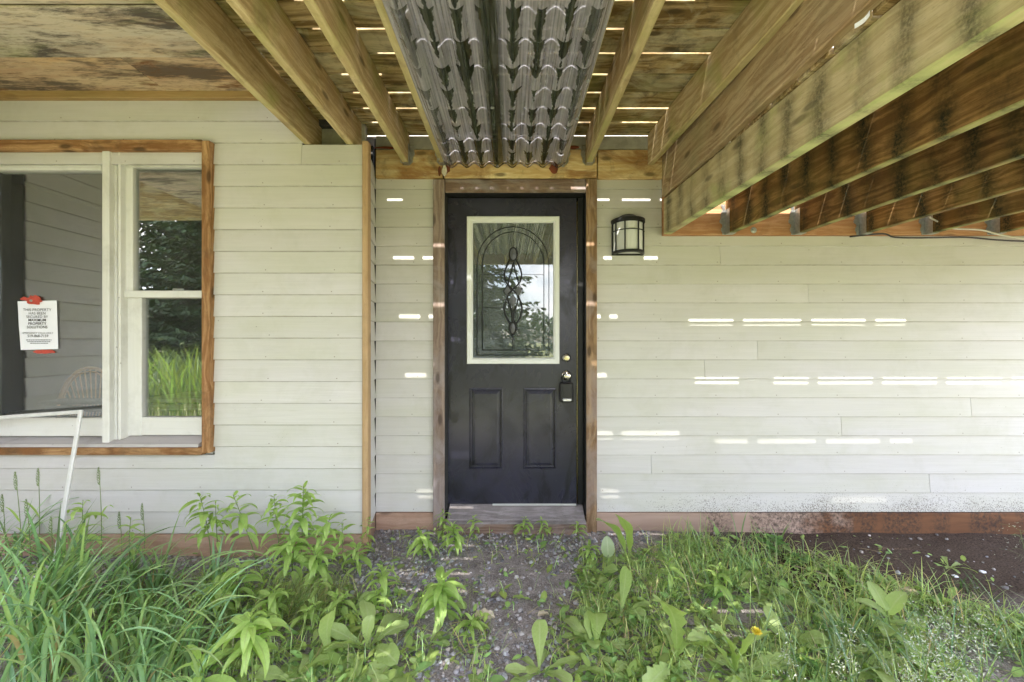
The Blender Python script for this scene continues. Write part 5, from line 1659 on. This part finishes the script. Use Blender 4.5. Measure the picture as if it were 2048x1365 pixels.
# the wide blades by the skirting
for i in range(170):
    px = R.uniform(1330, 1560); py = R.uniform(1090, 1210)
    g = base(px, py); c = green((0.20, 0.31, 0.11), .25)
    blade(mb, g, R.uniform(0, 6.283), R.uniform(.12, .26), R.uniform(.004, .007), R.uniform(.05, .6), R.uniform(.6, 2.0), c, c, 6, .3)
for i in range(200):
    px = R.uniform(1500, 2060); py = R.uniform(1260, 1400)
    g = base(px, py); c = green((0.17, 0.26, 0.13), .25)
    blade(mb, g, R.uniform(0, 6.283), R.uniform(.12, .30), R.uniform(.003, .007), R.uniform(.1, .9), R.uniform(.6, 2.0), c, c, 6, .3)
for i in range(60):
    px = R.uniform(1840, 1990); py = R.uniform(1165, 1200)
    g = base(px, py); c = green((0.06, 0.12, 0.03), .25)
    blade(mb, g, R.uniform(0, 6.283), R.uniform(.06, .13), R.uniform(.002, .004), R.uniform(.2, .9), R.uniform(.4, 1.2), c, c, 5)
for i in range(1800):
    g = Vector((R.uniform(-1.9, 2.4), R.uniform(1.45, 2.5), 0))
    if R.random() > patch_density(g) + .06: continue
    g.z = ground_h(g.x, g.y) + R.uniform(.002, .02)
    c = green((0.50, 0.42, 0.27), .3)
    blade(mb, g, R.uniform(0, 6.283), R.uniform(.04, .16), R.uniform(.0014, .003), R.uniform(1.2, 1.55), R.uniform(-.2, .4), c, c, 3)
o = obj("grass", mb, M['blades'], None, True, 'stuff')
tag(o, "short mixed green grass on both sides of the trodden path", "grass")
# very fine hair grass tuft
mb = MB()
for i in range(1100):
    px = R.gauss(590, 40); py = R.gauss(1225, 20)
    g = base(px, py); c = green((0.24, 0.31, 0.10), .3)
    if R.random() < .25: c = green((0.40, 0.38, 0.20), .2)
    blade(mb, g, R.gauss(.5, .8), R.uniform(.09, .20), R.uniform(.0012, .0020), R.uniform(.3, 1.2), R.uniform(.3, 1.3), c, c, 4)
o = obj("fine_grass", mb, M['blades'], None, True, 'stuff')
tag(o, "fine hair-like grass tuft right of the star shaped weed", "grass")

# small low leaves carpeting the ground
mb = MB()
cnt = 0
while cnt < 7500:
    g = Vector((R.uniform(-1.9, 2.6), R.uniform(1.42, 2.62), 0))
    if R.random() > patch_density(g) + .03: continue
    px = CX + g.x * F / g.y
    if px < 420 and R.random() < .7: continue
    if 900 < px < 1150 and R.random() < .3: continue
    g.z = ground_h(g.x, g.y) + R.uniform(.002, .035)
    c = green((0.29, 0.42, 0.13), .4)
    L = R.uniform(.012, .042) * (1.9 if R.random() < .3 else 1); w = L * R.uniform(.28, .6)
    a = R.uniform(0, 6.283); el = R.uniform(-.3, .7)
    d = Vector((cos(a) * cos(el), sin(a) * cos(el), sin(el))); s = Vector((-sin(a), cos(a), R.uniform(-.4, .4))).normalized()
    up_ = d.cross(s)
    P = [g, g + d * L * .35 + s * w * .5, g + d * L * .75 + s * w * .38 - up_ * L * .05, g + d * L - up_ * L * .15, g + d * L * .75 - s * w * .38 - up_ * L * .05, g + d * L * .35 - s * w * .5, g + d * L * .5 + up_ * -.0 * L]
    P[6] = g + d * L * .5 - d.cross(s) * L * .06
    mb.add(P, [(0, 1, 6), (1, 2, 6), (2, 3, 6), (3, 4, 6), (4, 5, 6), (5, 0, 6)], None, [tuple(x * .9 for x in c)] * 6 + [tuple(x * 1.15 for x in c)])
    cnt += 1
o = obj("ground_cover", mb, M['blades'], None, True, 'stuff')
tag(o, "small low leaves carpeting the ground between the weeds", "ground cover")

# pale airy grass flowers at the right
def panicle(px, py, tx, ty, y, spread, n, label):
    b = base(px, py)
    tip = Vector((X(tx, y), y, Z(ty, y)))
    t = thing("flowering_grass", label, "grass stem", tuple(b))
    m_ = MB(); m_.tube([b, b.lerp(tip, .5) + Vector((.01, 0, .02)), tip], [.0018, .0014, .0008], 5)
    for i in range(26):
        s = R.uniform(.0, .16); p = tip + (b - tip).normalized() * s
        q = p + Vector((R.gauss(0, spread), R.gauss(0, spread * .5), R.gauss(0.01, spread * .45)))
        m_.tube([p, p.lerp(q, .5) + Vector((0, 0, .008)), q], .0004, 3, False)
    obj("stem", m_, M['stem'], t, True)
    m_ = MB()
    for i in range(n):
        s = R.uniform(-.02, .15); p = tip + (b - tip).normalized() * s
        q = p + Vector((R.gauss(0, spread), R.gauss(0, spread * .5), R.gauss(0.01, spread * .5)))
        d = Vector((R.gauss(.6, .5), R.gauss(0, .5), R.gauss(.1, .5))).normalized(); L = R.uniform(.003, .0065)
        s2 = d.cross(Vector((R.gauss(0, 1), R.gauss(0, 1), 1))).normalized() * L * .28
        m_.add([q - d * L, q + s2, q + d * L, q - s2], [(0, 1, 2, 3)])
    obj("flower_head", m_, M['panicle'], t)
panicle(1830, 1420, 1880, 1240, 1.38, .060, 420, "pale airy grass flower head below the bare soil")
panicle(1960, 1420, 1960, 1245, 1.42, .04, 220, "pale grass flower head next to the airy one at the right")
panicle(1880, 1460, 1895, 1330, 1.30, .05, 480, "whitest grass flower head at the bottom right")
panicle(1690, 1430, 1700, 1270, 1.38, .028, 180, "thin pale grass flower head left of the airy ones")
panicle(1830, 1420, 1810, 1345, 1.34, .03, 200, "low pale grass flower head touching the bottom edge")
panicle(2060, 1200, 2040, 1060, 1.95, .05, 60, "wispy grass flower head at the right edge before the skirting")
panicle(1580, 1400, 1575, 1290, 1.38, .02, 90, "small wispy grass flower right of the yellow flower")

# gravel
def stones(n, region, smin, smax):
    import itertools
    mb = MB()
    phi = (1 + sqrt(5)) / 2
    iv = [Vector(v).normalized() for v in ((-1, phi, 0), (1, phi, 0), (-1, -phi, 0), (1, -phi, 0), (0, -1, phi), (0, 1, phi), (0, -1, -phi), (0, 1, -phi), (phi, 0, -1), (phi, 0, 1), (-phi, 0, -1), (-phi, 0, 1))]
    ifc = [(0, 11, 5), (0, 5, 1), (0, 1, 7), (0, 7, 10), (0, 10, 11), (1, 5, 9), (5, 11, 4), (11, 10, 2), (10, 7, 6), (7, 1, 8), (3, 9, 4), (3, 4, 2), (3, 2, 6), (3, 6, 8), (3, 8, 9), (4, 9, 5), (2, 4, 11), (6, 2, 10), (8, 6, 7), (9, 8, 1)]
    k = 0
    while k < n:
        px, py = R.uniform(-60, 2150), R.uniform(1062, 1400)
        dens = region(px, py)
        if R.random() > dens: continue
        g = base(px, py)
        if g.y > YD - .02 or (g.x < -.87 and g.y > YL - .02): continue
        s = smin + (smax - smin) * R.random() ** 2.6
        rot = Euler((R.uniform(0, 6), R.uniform(0, 6), R.uniform(0, 6))).to_matrix()
        sc = Vector((R.uniform(.7, 1.3), R.uniform(.7, 1.2), R.uniform(.5, .9))) * s
        rz = Matrix.Rotation(R.uniform(0, 6), 3, 'Z')
        V = []
        for v in iv:
            q = rot @ (v * R.uniform(.72, 1.12))
            q = rz @ Vector((q.x * sc.x, q.y * sc.y, q.z * sc.z))
            V.append(g + q + Vector((0, 0, s * R.uniform(.1, .4))))
        b_ = R.uniform(.16, .5)
        tint = R.choice(((1, .95, 1.0), (1, .93, .94), (.95, .97, 1.0), (1.05, .92, .85), (.7, .68, .72), (.62, .6, .66)))
        mb.add(V, ifc, None, tuple(b_ * q for q in tint))
        k += 1
    return mb
def gravel_region(px, py):
    n = mnoise.noise(Vector((px * .012, py * .02, 5)))
    d = 0.0
    if 730 < px < 1160 and py < 1105: d = .95
    elif 690 < px < 900 and py < 1210: d = .85
    elif 1100 < px < 1300 and py < 1150: d = .75
    elif px < 730 and 1105 < py < 1190: d = .5
    elif 900 <= px < 1190 and py < 1250: d = .15
    elif 760 < px < 1120 and py >= 1250: d = .2
    elif px > 1560: d = .02
    else: d = .04
    return d * (.75 + .6 * n)
o = obj("gravel", stones(7500, gravel_region, .004, .0150), M['stones'], None, False, 'stuff')
tag(o, "grey and lilac crushed gravel in front of the door step", "gravel")
# biggest loose stones as individuals
pebble_me = []
for i in range(6):
    m_ = stones(1, lambda a, b: 1.0, .012, .0121)
    c = sum((Vector(v) for v in m_.v), Vector()) / len(m_.v)
    pebble_me.append(mesh_from("pebble", m_, M['stones'], False, c))
for i, ((px, py), rw, cl) in enumerate(ranked(((955, 1215), (1000, 1216), (1040, 1222), (1080, 1205), (968, 1196), (1140, 1212), (1030, 1250), (1096, 1262), (1012, 1300), (985, 1330), (960, 1345), (1000, 1352), (1052, 1318), (1110, 1255), (985, 1290), (1060, 1180), (1130, 1175), (905, 1205), (860, 1135), (790, 1140), (1220, 1170)), 7)):
    o = bpy.data.objects.new("pebble", pebble_me[i % 6]); col.objects.link(o)
    g = base(px, py); o.location = g + Vector((0, 0, .004)); o.rotation_euler = (0, 0, R.uniform(0, 6))
    o.scale = [R.uniform(.75, 1.35)] * 3
    tag(o, "larger loose grey pebble on the path, %s row from the door, %s from the left" % (rw, cl), "pebble", "larger pebbles on the path")

# scraps: pale rag of dead leaf, wood chip, twigs
dl = leaf_mesh("dead_leaf", M['leaf_dry'], .10, .055, 1.0, .2, 12, 'oval', .3, .09, 5, 3)
def single(mesh, name, px, py, yaw, s, label, cat, pitch=0.0, dz_=.012):
    o = bpy.data.objects.new(name, mesh); col.objects.link(o)
    o.location = base(px, py) + Vector((0, 0, dz_)); o.rotation_euler = (0.1, -pitch, yaw); o.scale = (s, s, s)
    return tag(o, label, cat)
single(dl, "dead_leaf", 948, 1238, 0.1, 1.0, "crumpled pale dead leaf in the middle of the dirt path", "dead leaf")
dl2 = leaf_mesh("dead_leaf", M['leaf_dry'], .055, .03, .8, .2, 10, 'oval', .4, .10, 9, 3)
single(dl2, "dead_leaf", 1075, 1236, .3, 1.0, "smaller curled dead leaf on the right of the dirt path", "dead leaf")
single(dl2, "dead_leaf", 735, 1262, 1.0, 1.1, "dry curled leaf lying among the weeds left of the path", "dead leaf", dz_=.05)
fl_ = leaf_mesh("fallen_leaf", M['leaf_broad'], .10, .045, .6, .2, 14, 'tooth', .2, .08, 3)
single(fl_, "fallen_leaf", 1065, 1206, 2.9, 1.0, "fallen green leaf lying on the dirt path", "leaf")
def twig(p0, p1, r, label, mat='stem_dry', h=.015):
    a, b = base(*p0), base(*p1)
    m_ = MB(); m_.tube([a + Vector((0, 0, h)), a.lerp(b, .35) + Vector((.0, .01, h + .01)), a.lerp(b, .7) + Vector((0, -.006, h + .006)), b + Vector((0, 0, h))], [r, r * .9, r * .8, r * .5], 6)
    tag(obj("twig", m_, M[mat], None, True, org=a), label, "twig")
twig((1560, 1128), (1760, 1190), .004, "long bare pale twig lying along the edge of the bare soil")
twig((1610, 1098), (1650, 1120), .003, "short dry twig on the soil by the clover")
twig((1700, 1165), (1760, 1180), .0035, "broken dry stalk end lying across the long twig")
def chunk(px, py, sx, sy, sz, mat, label, cat, name, yaw=0.0):
    g = base(px, py)
    m_ = MB(); m_.box(-sx, sx, -sy, sy, 0, sz, .3 * sz)
    for i, v in enumerate(m_.v): m_.v[i] = Matrix.Rotation(yaw, 3, 'Z') @ (v * R.uniform(.8, 1.15)) + g
    tag(obj(name, m_, mat, None, org=g), label, cat)
chunk(1815, 1186, .05, .022, .03, M['stem_dry'], "pale weathered wood scrap lying on the dark soil", "wood scrap", "wood_scrap", .2)
chunk(2015, 1258, .05, .012, .018, M['trim_x'], "orange wooden splinter at the right edge below the soil", "wood scrap", "wood_scrap", .3)
chunk(1965, 1140, .012, .010, .010, M['paper'], "small white pebble on the bare soil under the deck", "pebble", "pebble")
chunk(1910, 1146, .011, .010, .009, M['paper'], "white pebble beside the lone weed on the bare soil", "pebble", "pebble")

# ------------------------------------------------------------------ garden behind the camera (mirrored in the glass)
def spruce_parts(seed, H):
    rr = random.Random(seed)
    mb = MB()
    z = 0.8
    while z < H - .15:
        t = z / H
        reach = (H * .30) * (1 - t) ** .8 + .1
        for k in range(rr.randint(8, 11)):
            a = rr.uniform(0, 6.283); L = reach * rr.uniform(.75, 1.1)
            for s in range(int(5 + L * 9)):
                q = (s + rr.random()) / (5 + L * 9)
                c = Vector((cos(a) * L * q, sin(a) * L * q, z - .25 * L * q + .22 * L * q * q))
                for w in (-1, 1):
                    aa = a + w * rr.uniform(.5, 1.0)
                    d = Vector((cos(aa), sin(aa), rr.uniform(-.9, .25))) * (.13 + .22 * (1 - q) * min(1, L)) * rr.uniform(.7, 1.2)
                    sd_ = Vector((-sin(aa), cos(aa), rr.uniform(-1.3, 1.3))) * rr.uniform(.02, .05)
                    g_ = rr.uniform(.6, 1.3)
                    mb.add([c, c + d * .5 + sd_, c + d, c + d * .5 - sd_], [(0, 1, 2, 3)], None, (0.035 * g_, 0.065 * g_, 0.022 * g_))
        z += rr.uniform(.16, .26)
    cr = mesh_from("crown", mb, M['needles'])
    mb = MB(); mb.tube([(0, 0, -.1), (0, 0, H * .5), (0, 0, H)], [.02 * H, .012 * H, .01], 10)
    return cr, mesh_from("trunk", mb, M['bark'], True)
sp = [spruce_parts(1, 8.0), spruce_parts(2, 11.0)]
for i, (x, y, k, s, lab) in enumerate(((-1.0, -7.0, 0, 1.05, "small spruce tree in the garden opposite the door"), (-8.2, -7.0, 1, 1.0, "large spruce tree opposite the sash window"),
                             (-11.5, -9, 0, 1.1, "spruce tree behind the large one at the garden's left"), (-5.2, -11, 1, .9, "spruce tree in the back row of the garden"), (-6.6, -8.8, 0, 1.05, "spruce tree just left of the large one seen in the sash glass"), (-10.2, -7.6, 1, .8, "spruce tree filling the gap beside the large one"), (-7.6, -12, 1, 1.0, "tallest spruce tree in the back row of the garden"), (-12.5, -7, 0, 1.2, "outermost spruce tree at the garden's left edge"), (4.5, -26, 0, .7, "far small spruce at the right of the garden"), (8.5, -24, 1, .6, "far spruce at the right end of the garden"))):
    t = thing("spruce_tree", lab, "tree", (x, y, 0)); t.scale = (s, s, s); t.rotation_euler = (0, 0, i)
    for nm, me in zip(("crown", "trunk"), sp[k]):
        o = bpy.data.objects.new(nm, me); col.objects.link(o); o.parent = t
mb = MB()
for i in range(16000):
    x = R.uniform(-70, 70); yy = -48 - R.uniform(0, 8)
    top = 5.5 + 3.0 * mnoise.noise(Vector((x * .09, 1, 2))) + 1.5 * mnoise.noise(Vector((x * .4, 5, 2)))
    z = top * R.random() ** .7
    c = Vector((x, yy, z)); n_ = Vector((R.gauss(0, 1), R.gauss(0, 1), R.gauss(0, 1))).normalized()
    a_ = n_.orthogonal().normalized() * R.uniform(.15, .4); b_ = n_.cross(a_).normalized() * R.uniform(.15, .4)
    g_ = R.uniform(.6, 1.3)
    mb.add([c - a_, c - b_, c + a_, c + b_], [(0, 1, 2, 3)], None, (0.06 * g_, 0.10 * g_, 0.035 * g_))
o = obj("far_woods", mb, M['needles'], None, False, 'stuff')
tag(o, "distant green tree line beyond the garden", "woods")
mb = MB()
for i in range(9000):
    x = R.uniform(-11, 3.5) if R.random() < .8 else R.uniform(3.5, 12)
    g = Vector((x, (-1.5 if x < -3 else -3.0) - 4.0 * R.random() ** 1.3, 0))
    c = green((0.15, 0.21, 0.06), .4)
    blade(mb, g, R.uniform(0, 6.283), R.uniform(.5, 1.35) * (1.0 if x < -2 else .5), R.uniform(.012, .03), R.uniform(.05, .4), R.uniform(.3, 1.5), c, c, 4)
for i in range(130):
    g = Vector((R.uniform(-11, -2.5), R.uniform(-5.5, -2), 0)); h = R.uniform(.9, 1.3)
    for k in range(16):
        a = R.uniform(0, 6.283); r = .07 * sqrt(R.random()); p = g + Vector((cos(a) * r, sin(a) * r, h + R.uniform(-.01, .015)))
        mb.add([p + Vector((-.012, -.012, 0)), p + Vector((.012, -.012, .004)), p + Vector((.012, .012, 0)), p + Vector((-.012, .012, .004))], [(0, 1, 2, 3)], None, (.75, .76, .66))
o = obj("meadow", mb, M['blades'], None, True, 'stuff')
tag(o, "tall wild meadow of grass and white umbels across the garden", "meadow")
